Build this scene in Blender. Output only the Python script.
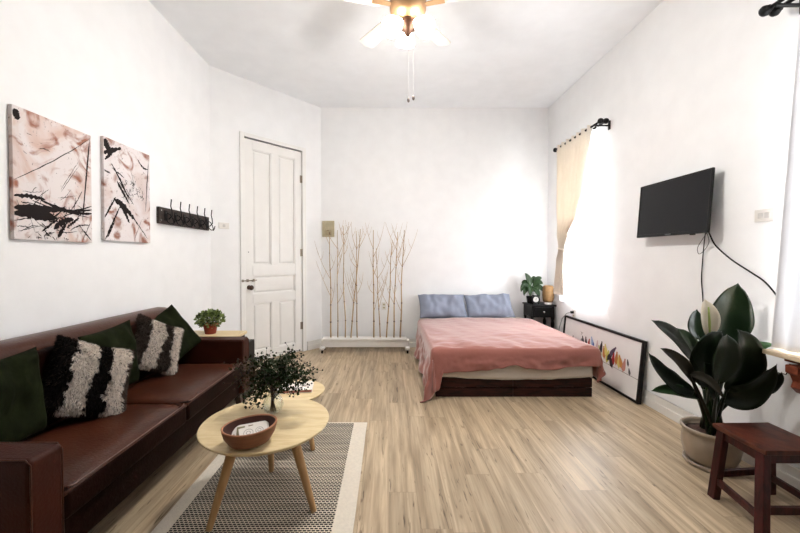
import bpy, bmesh, math, random
from mathutils import Vector, Matrix, noise, Euler
for o in list(bpy.data.objects): bpy.data.objects.remove(o)
S = bpy.context.scene
C = S.collection
PI = math.pi
R = math.radians
random.seed(7)

# ------------------------------------------------------------------ camera
F_PX, CX, PITCH, CAM_H = 360.0, 389.0, R(1.0), 1.3
CY = 257 + F_PX*math.tan(PITCH)
cd = bpy.data.cameras.new('camera'); cam = bpy.data.objects.new('camera', cd); C.objects.link(cam)
cam.location = (0, 0, CAM_H); cam.rotation_euler = (PI/2 - PITCH, 0, 0)
cd.sensor_width = 36; cd.lens = 36*F_PX/800
cd.shift_x = (400 - CX)/800; cd.shift_y = -(266.5 - CY)/800
cd.clip_start = 0.02
S.camera = cam

def P(px, py, Y):
    """the point of the room seen at a pixel of the photograph at depth Y"""
    a = (px - CX)/F_PX; b = (CY - py)/F_PX; c, s = math.cos(PITCH), math.sin(PITCH)
    k = Y/(c + b*s)
    return Vector((a*k, Y, CAM_H + (-s + b*c)*k))

# ------------------------------------------------------------------ light
S.view_settings.view_transform = 'Standard'; S.view_settings.look = 'None'
S.view_settings.gamma = 1; S.view_settings.use_curve_mapping = False
S.view_settings.exposure = 1.38
W = bpy.data.worlds.new('sky'); S.world = W; W.use_nodes = True
W.node_tree.nodes['Background'].inputs[0].default_value = (0.86, 0.93, 1.0, 1)
W.node_tree.nodes['Background'].inputs[1].default_value = 2.2
def area(name, loc, rot, sx, sy, power, col):
    l = bpy.data.lights.new(name, 'AREA'); l.shape = 'RECTANGLE'; l.size = sx; l.size_y = sy
    l.energy = power; l.color = col
    o = bpy.data.objects.new(name, l); C.objects.link(o); o.location = loc; o.rotation_euler = rot
    return o
# daylight outside the two right-hand windows
area('daylight_far_window', (2.62, 4.2, 1.65), (0, R(112), 0), 1.9, 0.85, 48, (0.97, 0.985, 1.0))
area('daylight_near_window', (2.62, 1.2, 1.7), (0, R(105), 0), 1.9, 1.4, 85, (0.97, 0.985, 1.0))
LAMP_POWER, LAMP_COL, SHADE_EMIT = 25.0, (1.0, 0.985, 0.96), 9.0

# ------------------------------------------------------------------ materials
def lin(c):
    return tuple((v/255/12.92 if v <= 10 else ((v/255+0.055)/1.055)**2.4) for v in c) + (1,)
def mat(name, col, rough=0.6, metal=0, spec=0.5, bump=0, bscale=40, var=0, vscale=6, sheen=0, stretch=(1,1,1), coat=0, trans=0):
    m = bpy.data.materials.new(name); m.use_nodes = True; nt = m.node_tree; N = nt.nodes; L = nt.links
    b = N['Principled BSDF']; c = lin(col)
    b.inputs['Base Color'].default_value = c; b.inputs['Roughness'].default_value = rough
    b.inputs['Metallic'].default_value = metal; b.inputs['Specular IOR Level'].default_value = spec
    b.inputs['Sheen Weight'].default_value = sheen; b.inputs['Coat Weight'].default_value = coat
    tc = N.new('ShaderNodeTexCoord'); mp = N.new('ShaderNodeMapping'); mp.inputs['Scale'].default_value = stretch
    L.new(tc.outputs['Object'], mp.inputs[0])
    nz = N.new('ShaderNodeTexNoise'); nz.inputs['Scale'].default_value = vscale; nz.inputs['Detail'].default_value = 4
    L.new(mp.outputs[0], nz.inputs[0])
    v = max(var, 0.02)
    r = N.new('ShaderNodeValToRGB'); L.new(nz.outputs[0], r.inputs[0])
    r.color_ramp.elements[0].position = .3; r.color_ramp.elements[1].position = .7
    r.color_ramp.elements[0].color = tuple(x*(1-v) for x in c[:3])+(1,)
    r.color_ramp.elements[1].color = tuple(min(1, x*(1+v)) for x in c[:3])+(1,)
    L.new(r.outputs[0], b.inputs['Base Color'])
    if bump:
        n2 = N.new('ShaderNodeTexNoise'); n2.inputs['Scale'].default_value = bscale; n2.inputs['Detail'].default_value = 3
        L.new(mp.outputs[0], n2.inputs[0])
        bp = N.new('ShaderNodeBump'); bp.inputs['Strength'].default_value = bump; bp.inputs['Distance'].default_value = 0.01
        L.new(n2.outputs[0], bp.inputs['Height']); L.new(bp.outputs[0], b.inputs['Normal'])
    if trans:
        t = N.new('ShaderNodeBsdfTranslucent'); L.new(r.outputs[0], t.inputs[0]); mx = N.new('ShaderNodeMixShader'); mx.inputs[0].default_value = trans
        L.new(b.outputs[0], mx.inputs[1]); L.new(t.outputs[0], mx.inputs[2]); L.new(mx.outputs[0], N['Material Output'].inputs[0])
    return m
def emit(name, col, s):
    m = bpy.data.materials.new(name); m.use_nodes = True; b = m.node_tree.nodes['Principled BSDF']
    b.inputs['Base Color'].default_value = (.9,.85,.8,1); b.inputs['Emission Color'].default_value = col+(1,); b.inputs['Emission Strength'].default_value = s
    return m
def glassy(name, tint=(1,1,1), alpha_gloss=0.03, rough=0.02):
    m = bpy.data.materials.new(name); m.use_nodes = True; N = m.node_tree.nodes; L = m.node_tree.links; N.remove(N['Principled BSDF'])
    t = N.new('ShaderNodeBsdfTransparent'); t.inputs[0].default_value = tint+(1,)
    g = N.new('ShaderNodeBsdfGlossy'); g.inputs['Roughness'].default_value = rough
    lw = N.new('ShaderNodeLayerWeight'); lw.inputs[0].default_value = 0.35
    mm = N.new('ShaderNodeMath'); mm.operation = 'MULTIPLY_ADD'; mm.inputs[1].default_value = 0.35; mm.inputs[2].default_value = alpha_gloss
    L.new(lw.outputs['Facing'], mm.inputs[0])
    mx = N.new('ShaderNodeMixShader'); L.new(mm.outputs[0], mx.inputs[0]); L.new(t.outputs[0], mx.inputs[1]); L.new(g.outputs[0], mx.inputs[2])
    L.new(mx.outputs[0], N['Material Output'].inputs[0]); return m
def sheer_mat():
    m = bpy.data.materials.new('sheer_voile'); m.use_nodes = True; N = m.node_tree.nodes; L = m.node_tree.links; N.remove(N['Principled BSDF'])
    t = N.new('ShaderNodeBsdfTransparent'); d = N.new('ShaderNodeBsdfDiffuse'); d.inputs[0].default_value = (.93,.94,.96,1)
    tl = N.new('ShaderNodeBsdfTranslucent'); tl.inputs[0].default_value = (.93,.94,.97,1)
    a = N.new('ShaderNodeMixShader'); a.inputs[0].default_value = .5; L.new(d.outputs[0], a.inputs[1]); L.new(tl.outputs[0], a.inputs[2])
    b = N.new('ShaderNodeMixShader'); b.inputs[0].default_value = .62; L.new(t.outputs[0], b.inputs[1]); L.new(a.outputs[0], b.inputs[2])
    L.new(b.outputs[0], N['Material Output'].inputs[0]); return m

def wood_floor():
    m = bpy.data.materials.new('laminate_planks'); m.use_nodes = True; nt = m.node_tree; N = nt.nodes; L = nt.links; b = N['Principled BSDF']
    tc = N.new('ShaderNodeTexCoord')
    mp = N.new('ShaderNodeMapping'); mp.inputs['Rotation'].default_value = (0,0,R(90)); L.new(tc.outputs['Object'], mp.inputs[0])
    br = N.new('ShaderNodeTexBrick'); br.inputs['Scale'].default_value = 1; br.inputs['Brick Width'].default_value = 1.22
    br.inputs['Row Height'].default_value = 0.152; br.inputs['Mortar Size'].default_value = 0.0012; br.inputs['Mortar Smooth'].default_value = .3
    br.offset = 0.0; br.inputs['Color1'].default_value = (0,0,0,1); br.inputs['Color2'].default_value = (1,1,1,1); br.inputs['Mortar'].default_value = (.5,.5,.5,1)
    br.inputs['Bias'].default_value = 0
    sx_ = N.new('ShaderNodeSeparateXYZ'); L.new(tc.outputs['Object'], sx_.inputs[0])
    dv_ = N.new('ShaderNodeMath'); dv_.operation = 'DIVIDE'; dv_.inputs[1].default_value = .152; L.new(sx_.outputs[0], dv_.inputs[0])
    fl_ = N.new('ShaderNodeMath'); fl_.operation = 'FLOOR'; L.new(dv_.outputs[0], fl_.inputs[0])
    wn_ = N.new('ShaderNodeTexWhiteNoise'); wn_.noise_dimensions = '1D'; L.new(fl_.outputs[0], wn_.inputs['W'])
    ma_ = N.new('ShaderNodeMath'); ma_.operation = 'MULTIPLY_ADD'; ma_.inputs[1].default_value = 5.0; L.new(wn_.outputs['Value'], ma_.inputs[0]); L.new(sx_.outputs[1], ma_.inputs[2])
    cv_ = N.new('ShaderNodeCombineXYZ'); L.new(ma_.outputs[0], cv_.inputs[0]); L.new(sx_.outputs[0], cv_.inputs[1])
    L.new(cv_.outputs[0], br.inputs[0])
    # per-plank shift of the grain
    sep = N.new('ShaderNodeSeparateXYZ'); L.new(tc.outputs['Object'], sep.inputs[0])
    bw = N.new('ShaderNodeRGBToBW'); L.new(br.outputs['Color'], bw.inputs[0])
    ad = N.new('ShaderNodeMath'); ad.operation = 'MULTIPLY_ADD'; ad.inputs[1].default_value = 9.0; L.new(bw.outputs[0], ad.inputs[0]); L.new(sep.outputs[1], ad.inputs[2])
    cb = N.new('ShaderNodeCombineXYZ'); L.new(sep.outputs[0], cb.inputs[0]); L.new(ad.outputs[0], cb.inputs[1]); L.new(bw.outputs[0], cb.inputs[2])
    def nz(sc, scale, det, dist=0):
        q = N.new('ShaderNodeMapping'); q.inputs['Scale'].default_value = sc; L.new(cb.outputs[0], q.inputs[0])
        n = N.new('ShaderNodeTexNoise'); n.inputs['Scale'].default_value = scale; n.inputs['Detail'].default_value = det; n.inputs['Distortion'].default_value = dist
        L.new(q.outputs[0], n.inputs[0]); return n
    n1 = nz((14, 1.0, 3), 1.6, 6, .6)      # broad grain
    n2 = nz((60, 2.2, 3), 1.5, 4, .3)      # fine grain
    n3 = nz((34, 3.2, 3), 1.25, 4, 1.6)     # dark cracks
    r1 = N.new('ShaderNodeValToRGB'); L.new(n1.outputs[0], r1.inputs[0])
    e = r1.color_ramp.elements; e[0].position = .32; e[0].color = lin((154,135,109)); e[1].position = .68; e[1].color = lin((203,184,155))
    q = e.new(.5); q.color = lin((181,161,133))
    mixp = N.new('ShaderNodeMix'); mixp.data_type = 'RGBA'; mixp.blend_type = 'MULTIPLY'; mixp.inputs[0].default_value = 1
    rp = N.new('ShaderNodeValToRGB'); rp.color_ramp.elements[0].color = (.84,.83,.82,1); rp.color_ramp.elements[1].color = (1.06,1.05,1.04,1)
    L.new(bw.outputs[0], rp.inputs[0]); L.new(r1.outputs[0], mixp.inputs[6]); L.new(rp.outputs[0], mixp.inputs[7])
    r2 = N.new('ShaderNodeValToRGB'); L.new(n2.outputs[0], r2.inputs[0]); r2.color_ramp.elements[0].position = .3; r2.color_ramp.elements[0].color = (.84,.83,.82,1); r2.color_ramp.elements[1].position = .6; r2.color_ramp.elements[1].color = (1.04,1.04,1.04,1)
    m2 = N.new('ShaderNodeMix'); m2.data_type = 'RGBA'; m2.blend_type = 'MULTIPLY'; m2.inputs[0].default_value = 1; L.new(mixp.outputs[2], m2.inputs[6]); L.new(r2.outputs[0], m2.inputs[7])
    r3 = N.new('ShaderNodeValToRGB'); L.new(n3.outputs[0], r3.inputs[0]); r3.color_ramp.elements[0].position = .29; r3.color_ramp.elements[0].color = (.34,.30,.27,1); r3.color_ramp.elements[1].position = .37; r3.color_ramp.elements[1].color = (1,1,1,1)
    m3 = N.new('ShaderNodeMix'); m3.data_type = 'RGBA'; m3.blend_type = 'MULTIPLY'; m3.inputs[0].default_value = 1; L.new(m2.outputs[2], m3.inputs[6]); L.new(r3.outputs[0], m3.inputs[7])
    # knots
    qk = N.new('ShaderNodeMapping'); qk.inputs['Scale'].default_value = (5.2, 2.6, 1); L.new(cb.outputs[0], qk.inputs[0])
    vo = N.new('ShaderNodeTexVoronoi'); vo.inputs['Scale'].default_value = 1.25; L.new(qk.outputs[0], vo.inputs[0])
    rk = N.new('ShaderNodeValToRGB'); L.new(vo.outputs['Distance'], rk.inputs[0]); rk.color_ramp.elements[0].position = .02; rk.color_ramp.elements[0].color = (.35,.27,.2,1); rk.color_ramp.elements[1].position = .075; rk.color_ramp.elements[1].color = (1,1,1,1)
    m4 = N.new('ShaderNodeMix'); m4.data_type = 'RGBA'; m4.blend_type = 'MULTIPLY'; m4.inputs[0].default_value = .8; L.new(m3.outputs[2], m4.inputs[6]); L.new(rk.outputs[0], m4.inputs[7])
    # seams
    m5 = N.new('ShaderNodeMix'); m5.data_type = 'RGBA'; m5.blend_type = 'MULTIPLY'; L.new(br.outputs['Fac'], m5.inputs[0]); L.new(m4.outputs[2], m5.inputs[6]); m5.inputs[7].default_value = (.62,.58,.55,1)
    L.new(m5.outputs[2], b.inputs['Base Color'])
    b.inputs['Roughness'].default_value = .42; b.inputs['Specular IOR Level'].default_value = .45
    bp = N.new('ShaderNodeBump'); bp.inputs['Strength'].default_value = .12; bp.inputs['Distance'].default_value = .004; L.new(n2.outputs[0], bp.inputs['Height']); L.new(bp.outputs[0], b.inputs['Normal'])
    return m
def rug_mat():
    m = bpy.data.materials.new('woven_rug'); m.use_nodes = True; nt = m.node_tree; N = nt.nodes; L = nt.links; b = N['Principled BSDF']
    tc = N.new('ShaderNodeTexCoord')
    br = N.new('ShaderNodeTexBrick'); br.inputs['Scale'].default_value = 1; br.inputs['Brick Width'].default_value = .021; br.inputs['Row Height'].default_value = .0135
    br.inputs['Mortar Size'].default_value = .0025; br.inputs['Mortar Smooth'].default_value = .35; br.offset = .5
    br.inputs['Color1'].default_value = lin((24,21,25)); br.inputs['Color2'].default_value = lin((48,42,44)); br.inputs['Mortar'].default_value = lin((228,218,200))
    L.new(tc.outputs['Object'], br.inputs[0])
    mp = N.new('ShaderNodeMapping'); mp.inputs['Scale'].default_value = (1.5, 40, 1); L.new(tc.outputs['Object'], mp.inputs[0])
    nz = N.new('ShaderNodeTexNoise'); nz.inputs['Scale'].default_value = 1.3; L.new(mp.outputs[0], nz.inputs[0])
    r = N.new('ShaderNodeValToRGB'); L.new(nz.outputs[0], r.inputs[0]); r.color_ramp.elements[0].position = .35; r.color_ramp.elements[0].color = (.7,.7,.7,1); r.color_ramp.elements[1].position = .65; r.color_ramp.elements[1].color = (1.15,1.12,1.1,1)
    mx = N.new('ShaderNodeMix'); mx.data_type = 'RGBA'; mx.blend_type = 'MULTIPLY'; mx.inputs[0].default_value = 1; L.new(br.outputs[0], mx.inputs[6]); L.new(r.outputs[0], mx.inputs[7])
    L.new(mx.outputs[2], b.inputs['Base Color']); b.inputs['Roughness'].default_value = .95; b.inputs['Specular IOR Level'].default_value = .1
    bp = N.new('ShaderNodeBump'); bp.inputs['Strength'].default_value = .5; bp.inputs['Distance'].default_value = .003; L.new(br.outputs['Fac'], bp.inputs['Height']); L.new(bp.outputs[0], b.inputs['Normal'])
    return m
def canvas_mat(seed, base, wash, rust):
    m = bpy.data.materials.new('painted_canvas'); m.use_nodes = True; nt = m.node_tree; N = nt.nodes; L = nt.links; b = N['Principled BSDF']
    tc = N.new('ShaderNodeTexCoord'); mp = N.new('ShaderNodeMapping'); mp.inputs['Location'].default_value = (seed, seed*1.7, seed*.3); L.new(tc.outputs['Object'], mp.inputs[0])
    def n(scale, det, dist): 
        q = N.new('ShaderNodeTexNoise'); q.inputs['Scale'].default_value = scale; q.inputs['Detail'].default_value = det; q.inputs['Distortion'].default_value = dist; L.new(mp.outputs[0], q.inputs[0]); return q
    def ramp(src, p0, c0, p1, c1):
        r = N.new('ShaderNodeValToRGB'); L.new(src, r.inputs[0]); r.color_ramp.elements[0].position = p0; r.color_ramp.elements[0].color = c0; r.color_ramp.elements[1].position = p1; r.color_ramp.elements[1].color = c1; return r
    def mul(a, c, f=1.0):
        x = N.new('ShaderNodeMix'); x.data_type = 'RGBA'; x.blend_type = 'MULTIPLY'; x.inputs[0].default_value = f; L.new(a, x.inputs[6]); L.new(c, x.inputs[7]); return x.outputs[2]
    a = ramp(n(4.2, 8, .9).outputs[0], .36, lin(wash), .52, lin(base))
    r = ramp(n(5.5, 7, 1.4).outputs[0], .33, lin(rust), .45, (1,1,1,1))
    k = ramp(n(22, 5, 3).outputs[0], .27, lin((92,66,60)), .36, (1,1,1,1))
    L.new(mul(mul(a.outputs[0], r.outputs[0], .9), k.outputs[0], .8), b.inputs['Base Color']); b.inputs['Roughness'].default_value = .8; b.inputs['Specular IOR Level'].default_value = .2
    return m
def stain_wood(name, c1, c2, rough=.45, stretch=(3,30,30), scale=1.5):
    m = mat(name, c1, rough, spec=.25, bump=.1, bscale=scale*2, stretch=stretch); N = m.node_tree.nodes
    r = [x for x in N if x.type == 'VALTORGB'][0]; nz = [x for x in N if x.type == 'TEX_NOISE'][0]; nz.inputs['Scale'].default_value = scale; nz.inputs['Detail'].default_value = 6; nz.inputs['Distortion'].default_value = .8
    r.color_ramp.elements[0].color = lin(c1); r.color_ramp.elements[1].color = lin(c2); return m

M = dict(
 wall=mat('white_wall_paint', (242,242,242), .75, spec=.25, var=.01, bump=.05, bscale=60),
 ceil=mat('ceiling_paint', (245,247,249), .85, spec=.2, var=.01),
 rearwall=mat('darkened_rear_wall', (96,84,76), .8, spec=.2, var=.03),  # dark tone made up to hold back bounce from the unseen wall
 trim=mat('gloss_white_trim', (230,227,222), .45, bump=.02),
 door=mat('door_paint', (236,234,230), .4, var=.015, bump=.04, bscale=15),
 dark_gap=mat('dark_gap', (40,34,30), .9),
 floor=wood_floor(), rug=rug_mat(),
 rugedge=mat('cream_rug_border', (228,219,204), .95, spec=.1, bump=.5, bscale=220, var=.05, vscale=60),
 leather=mat('oxblood_leather_shaded', (24,7,4), .5, spec=.05, bump=.18, bscale=90, var=.28, vscale=5),  # sofa shade painted in: darkened copy of the one leather
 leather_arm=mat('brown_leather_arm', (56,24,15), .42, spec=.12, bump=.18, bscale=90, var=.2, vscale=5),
 leather_lit=mat('brown_leather_lit', (66,33,20), .32, spec=.26, bump=.16, bscale=90, var=.22, vscale=6),  # lit copy of the sofa leather, for surfaces that catch the light
 piping=mat('piping_highlight', (112,82,72), .5),  # pale colour paints the thin highlight along the seat edge
 dkwood=mat('dark_walnut_leg', (52,26,18), .4, var=.2),
 black=mat('satin_black_paint', (7,6,6), .4, spec=.2, var=.05),
 blackiron=mat('black_wrought_iron', (9,8,9), .5, spec=.25, bump=.1),
 beech=stain_wood('pale_beech', (208,184,138), (228,208,166), .42, (4,26,26)),
 beechleg=stain_wood('beech_leg', (176,136,92), (194,156,110), .45, (26,26,4)),
 terracotta=mat('terracotta_pot', (150,62,46), .75, var=.12, bump=.1),
 bowl=mat('reddish_carved_wood', (132,84,54), .6, var=.18, vscale=14, bump=.15, bscale=50, stretch=(1,1,4)),
 bowlrim=mat('pale_wood_rim', (168,112,78), .55, var=.12, vscale=20),
 bowlin=mat('dark_bowl_inside', (70,34,24), .7, var=.15),
 paper=mat('white_paper', (226,220,212), .8, var=.03),
 pink=mat('faded_pink_cover', (186,120,108), .6),
 ink=mat('grey_ink', (120,108,104), .8),
 olive_print=mat('olive_print', (128,122,92), .8),
 green=mat('green_velvet', (23,27,12), .85, spec=.05, var=.45, vscale=12, bump=.6, bscale=16),
 furd=mat('dark_fur', (20,16,15), .9, spec=.15, var=.4, vscale=40),
 furl=mat('pale_fur', (228,217,206), .9, spec=.15, var=.12, vscale=40),
 furb=mat('brown_grey_fur', (66,56,50), .9, spec=.15, var=.3, vscale=40),
 blanket=mat('dusty_pink_cotton', (158,100,90), .9, spec=.1, sheen=.62, var=.05, vscale=3, bump=.3, bscale=24),
 sheet=mat('ivory_sheet', (206,196,184), .85, spec=.15, bump=.2, bscale=20),
 blue=mat('slate_blue_cotton', (140,147,164), .85, spec=.15, var=.05, bump=.35, bscale=16),
 pallet=stain_wood('stained_pallet_wood', (10,4,3), (66,26,18), .6, (3,26,26), 1.8),
 stool=stain_wood('mahogany_stain', (38,13,10), (104,54,38), .38, (8,5,8), 2.0),
 stoolleg=stain_wood('mahogany_leg', (34,9,9), (70,22,19), .42, (20,20,4), 2.0),
 pot=mat('glazed_cream_pot', (150,134,116), .3, coat=.2, var=.08, vscale=9, bump=.1, bscale=18),
 soil=mat('potting_soil', (62,38,28), .95, bump=1, bscale=60, var=.5, vscale=60),
 leaf=mat('deep_green_leaf', (14,29,12), .33, spec=.32, var=.3, vscale=8, bump=.15, bscale=30),
 leafm=mat('mid_green_leaf', (34,58,27), .4, spec=.25, var=.25, vscale=8, bump=.15, bscale=30),
 leafb=mat('olive_brown_leaf', (38,34,22), .5, spec=.2, var=.25, vscale=8),
 stem=mat('green_stem', (40,58,26), .5, var=.2),
 spathe=mat('ivory_spathe', (232,224,206), .6, trans=.2),
 spadix=mat('pale_green_spadix', (158,174,92), .7, bump=.6, bscale=300),
 euc=mat('eucalyptus_leaf', (36,50,27), .7, spec=.15, var=.4, vscale=14),
 eucb=mat('dried_brown_leaf', (66,54,36), .8, var=.3, vscale=14),
 eucs=mat('silvery_green_leaf', (92,100,78), .7, var=.2, vscale=14),
 berry=mat('dark_berry', (30,24,22), .5), twig=mat('brown_twig', (70,50,36), .8),
 herb=mat('bright_herb_leaf', (118,136,70), .6, var=.25, vscale=30), herbd=mat('deep_herb_leaf', (52,66,30), .6, var=.3, vscale=30),
 birch=mat('bare_branch_bark', (176,148,112), .85, var=.2, vscale=12, bump=.4, bscale=60, stretch=(1,1,.3)),
 node=mat('dark_branch_node', (92,70,54), .9),
 tvb=mat('black_tv_plastic', (8,8,9), .35, spec=.25), tvs=mat('matte_tv_screen', (22,22,25), .3, spec=.2),
 grey=mat('light_grey_metal', (150,150,152), .35, metal=.5),
 plate=mat('white_plastic_plate', (226,222,216), .4), plate_in=mat('grey_white_switch', (198,194,190), .4),
 meter=mat('aged_beige_plastic', (176,166,138), .6, var=.1, vscale=20), meterd=mat('brown_meter_window', (118,92,66), .5),
 rackwood=mat('weathered_dark_board', (50,38,34), .7, var=.3, vscale=8, bump=.3, bscale=20, stretch=(1,1,6)),
 cream=mat('cream_curtain_cotton', (247,240,229), .85, spec=.1, trans=.22, bump=.1),
 sheer=sheer_mat(),
 frost=emit('lit_frosted_shade', (1.0,.86,.70), SHADE_EMIT),
 brass=mat('antique_brass', (182,148,114), .35, metal=.6), bronze=mat('dark_bronze', (72,50,40), .4, metal=.5),
 blade=mat('cream_fan_blade', (226,219,211), .5), 
 glass=glassy('window_glass'), vase=glassy('clear_vase_glass', (.97,.985,.98), .02, .02),
 lampw=mat('ribbed_rattan_shade', (136,104,64), .6, var=.12, vscale=10, bump=.4, bscale=30, stretch=(1,1,8)),
 clockf=mat('white_clock_face', (196,194,188), .5), chrome=mat('chrome', (190,186,180), .2, metal=1),
 brassy=mat('worn_steel', (140,128,112), .35, metal=.8),
 carved=stain_wood('carved_red_wood', (110,52,36), (150,80,56), .5, (8,8,8), 2),
 sill=stain_wood('pale_sill_wood', (214,190,158), (232,212,184), .5, (26,4,26)),
 inkblack=mat('brown_black_ink', (26,16,16), .7, spec=.2),
 frame=mat('black_art_frame', (12,8,9), .4, spec=.25), print=mat('art_print_paper', (244,242,240), .35, spec=.5),
)
def flat(name, c, rough=.6): return mat(name, c, rough)

# ------------------------------------------------------------------ mesh helpers
class MB:
    def __init__(s): s.v = []; s.f = []; s.mi = []; s.M = Matrix.Identity(4); s.cur = 0
    def av(s, p): s.v.append(s.M @ Vector(p)); return len(s.v)-1
    def af(s, ids): s.f.append(tuple(ids)); s.mi.append(s.cur)
    def box(s, x0, x1, y0, y1, z0, z1):
        i = [s.av(p) for p in ((x0,y0,z0),(x1,y0,z0),(x1,y1,z0),(x0,y1,z0),(x0,y0,z1),(x1,y0,z1),(x1,y1,z1),(x0,y1,z1))]
        for q in ((3,2,1,0),(4,5,6,7),(0,1,5,4),(1,2,6,5),(2,3,7,6),(3,0,4,7)): s.af([i[k] for k in q])
        return s
    def hexa(s, bot, top):
        i = [s.av(p) for p in bot] + [s.av(p) for p in top]
        for q in ((3,2,1,0),(4,5,6,7),(0,1,5,4),(1,2,6,5),(2,3,7,6),(3,0,4,7)): s.af([i[k] for k in q])
        return s
    def beam(s, a, b, w, d, up=(0,0,1), w2=None, d2=None):
        a = Vector(a); b = Vector(b); t = (b-a).normalized(); u = Vector(up)
        sd = t.cross(u); sd = sd.normalized() if sd.length > 1e-4 else Vector((1,0,0)); n = sd.cross(t).normalized()
        def ring(p, w, d): return [p - sd*w/2 - n*d/2, p + sd*w/2 - n*d/2, p + sd*w/2 + n*d/2, p - sd*w/2 + n*d/2]
        return s.hexa(ring(a, w, d), ring(b, w2 or w, d2 or d))
    def tube(s, pts, rad, n=8, cap=True):
        pts = [Vector(p) for p in pts]; m = len(pts)
        if not hasattr(rad, '__len__'): rad = [rad]*m
        prev = None; rings = []
        for i, p in enumerate(pts):
            t = (pts[min(i+1, m-1)] - pts[max(i-1, 0)]).normalized()
            if prev is None: a = t.orthogonal().normalized()
            else: a = (prev - t*prev.dot(t)); a = a.normalized() if a.length > 1e-6 else t.orthogonal().normalized()
            prev = a; b = t.cross(a)
            rings.append([s.av(p + (a*math.cos(2*PI*k/n) + b*math.sin(2*PI*k/n))*rad[i]) for k in range(n)])
        for i in range(m-1):
            for k in range(n): s.af((rings[i][k], rings[i][(k+1)%n], rings[i+1][(k+1)%n], rings[i+1][k]))
        if cap: s.af(rings[0][::-1]); s.af(rings[-1])
        return s
    def lathe(s, prof, c=(0,0,0), n=32, sx=1, sy=1, rot=0, fn=None, close=False):
        rings = []
        for (r, z) in prof:
            ring = []
            for k in range(n):
                a = 2*PI*k/n; x = r*math.cos(a)*sx; y = r*math.sin(a)*sy
                X = x*math.cos(rot) - y*math.sin(rot); Y = x*math.sin(rot) + y*math.cos(rot); Z = z
                if fn: X, Y, Z = fn(X, Y, Z)
                ring.append(s.av((c[0]+X, c[1]+Y, c[2]+Z)))
            rings.append(ring)
        m = len(rings)
        for i in range(m-1 if not close else m):
            j = (i+1) % m
            for k in range(n): s.af((rings[i][k], rings[i][(k+1)%n], rings[j][(k+1)%n], rings[j][k]))
        if not close:
            if prof[0][0] > 1e-5: s.af(rings[0][::-1])
            if prof[-1][0] > 1e-5: s.af(rings[-1])
        return s
    def ell(s, c, r, n=12, m=8):
        prof = [(max(1e-4, math.sin(PI*i/m)), -math.cos(PI*i/m)) for i in range(m+1)]
        o = s.M; s.M = o @ Matrix.Translation(c) @ Matrix.Diagonal((r[0], r[1], r[2], 1)); s.lathe(prof, n=n); s.M = o; return s
    def grid(s, fn, nu, nv, wrapu=False):
        ids = [[s.av(fn(i/nu, j/nv)) for j in range(nv+1)] for i in range(nu if wrapu else nu+1)]
        for i in range(nu):
            for j in range(nv):
                a = ids[i]; b = ids[(i+1) % len(ids)] if wrapu else ids[i+1]
                s.af((a[j], b[j], b[j+1], a[j+1]))
        return ids
    def build(s, name, m, parent=None, smooth=False, bevel=0, solid=0, seg=2, sub=0, weld=False):
        me = bpy.data.meshes.new(name)
        off = parent_origin(parent)
        me.from_pydata([tuple(v - off) for v in s.v], [], s.f)
        for x in (m if isinstance(m, list) else [m]): me.materials.append(x)
        if isinstance(m, list): me.polygons.foreach_set('material_index', s.mi)
        b = bmesh.new(); b.from_mesh(me)
        if weld: bmesh.ops.remove_doubles(b, verts=b.verts, dist=1e-4)
        if not solid and len(b.faces) < 60000: bmesh.ops.recalc_face_normals(b, faces=b.faces)
        b.to_mesh(me); b.free()
        if smooth: me.polygons.foreach_set('use_smooth', [True]*len(me.polygons))
        me.update()
        o = bpy.data.objects.new(name, me); C.objects.link(o)
        if parent: o.parent = parent
        if solid: q = o.modifiers.new('s', 'SOLIDIFY'); q.thickness = solid; q.offset = 0
        if bevel:
            q = o.modifiers.new('b', 'BEVEL'); q.width = bevel; q.segments = seg; q.limit_method = 'ANGLE'; q.angle_limit = R(40)
            if not smooth: me.polygons.foreach_set('use_smooth', [True]*len(me.polygons)); w = o.modifiers.new('w', 'WEIGHTED_NORMAL'); w.keep_sharp = False
        if sub: q = o.modifiers.new('u', 'SUBSURF'); q.levels = sub; q.render_levels = sub
        return o
def parent_origin(p):
    v = Vector((0,0,0))
    while p: v += p.location; p = p.parent
    return v
def thing(name, label, cat, loc=(0,0,0), group=None):
    o = bpy.data.objects.new(name, None); C.objects.link(o); o.location = loc; o.empty_display_size = .1
    return tag(o, label, cat, group)
def tag(o, label, cat, group=None):
    o['label'] = label; o['category'] = cat
    if group: o['group'] = group
    return o
def struct(o): o['kind'] = 'structure'; return o
def lab(o, t): o['label'] = t; return o
def lerp(a, b, t): return a + (b-a)*t
def sstep(a, b, x): t = min(1, max(0, (x-a)/(b-a))); return t*t*(3-2*t)
def interp(tab, x):
    if x <= tab[0][0]: return tab[0][1]
    for (a, u), (b, v) in zip(tab, tab[1:]):
        if x <= b: return lerp(u, v, sstep(a, b, x))
    return tab[-1][1]
def bez(a, b, c, t): return a*(1-t)**2 + b*2*t*(1-t) + c*t*t

# ------------------------------------------------------------------ the room
XL, XR, YB, YR, H = -2.0, 2.28, 5.18, -2.0, 3.433
CA, CB = Vector((XL, 4.04, 0)), Vector((-.975, YB, 0))      # ends of the slanting door wall
T = .2
struct(MB().box(XL-T, XR+T, YR-T, YB+T, -.1, 0).build('floor', M['floor']))
struct(MB().box(XL-T, XR+T, YR-T, YB+T, H, H+.1).build('ceiling', M['ceil']))
struct(MB().box(XL-T, XL, YR, CA.y, 0, H).build('wall_left', M['wall']))
struct(MB().box(CB.x, XR+T, YB, YB+T, 0, H).build('wall_back', M['wall']))
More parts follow.
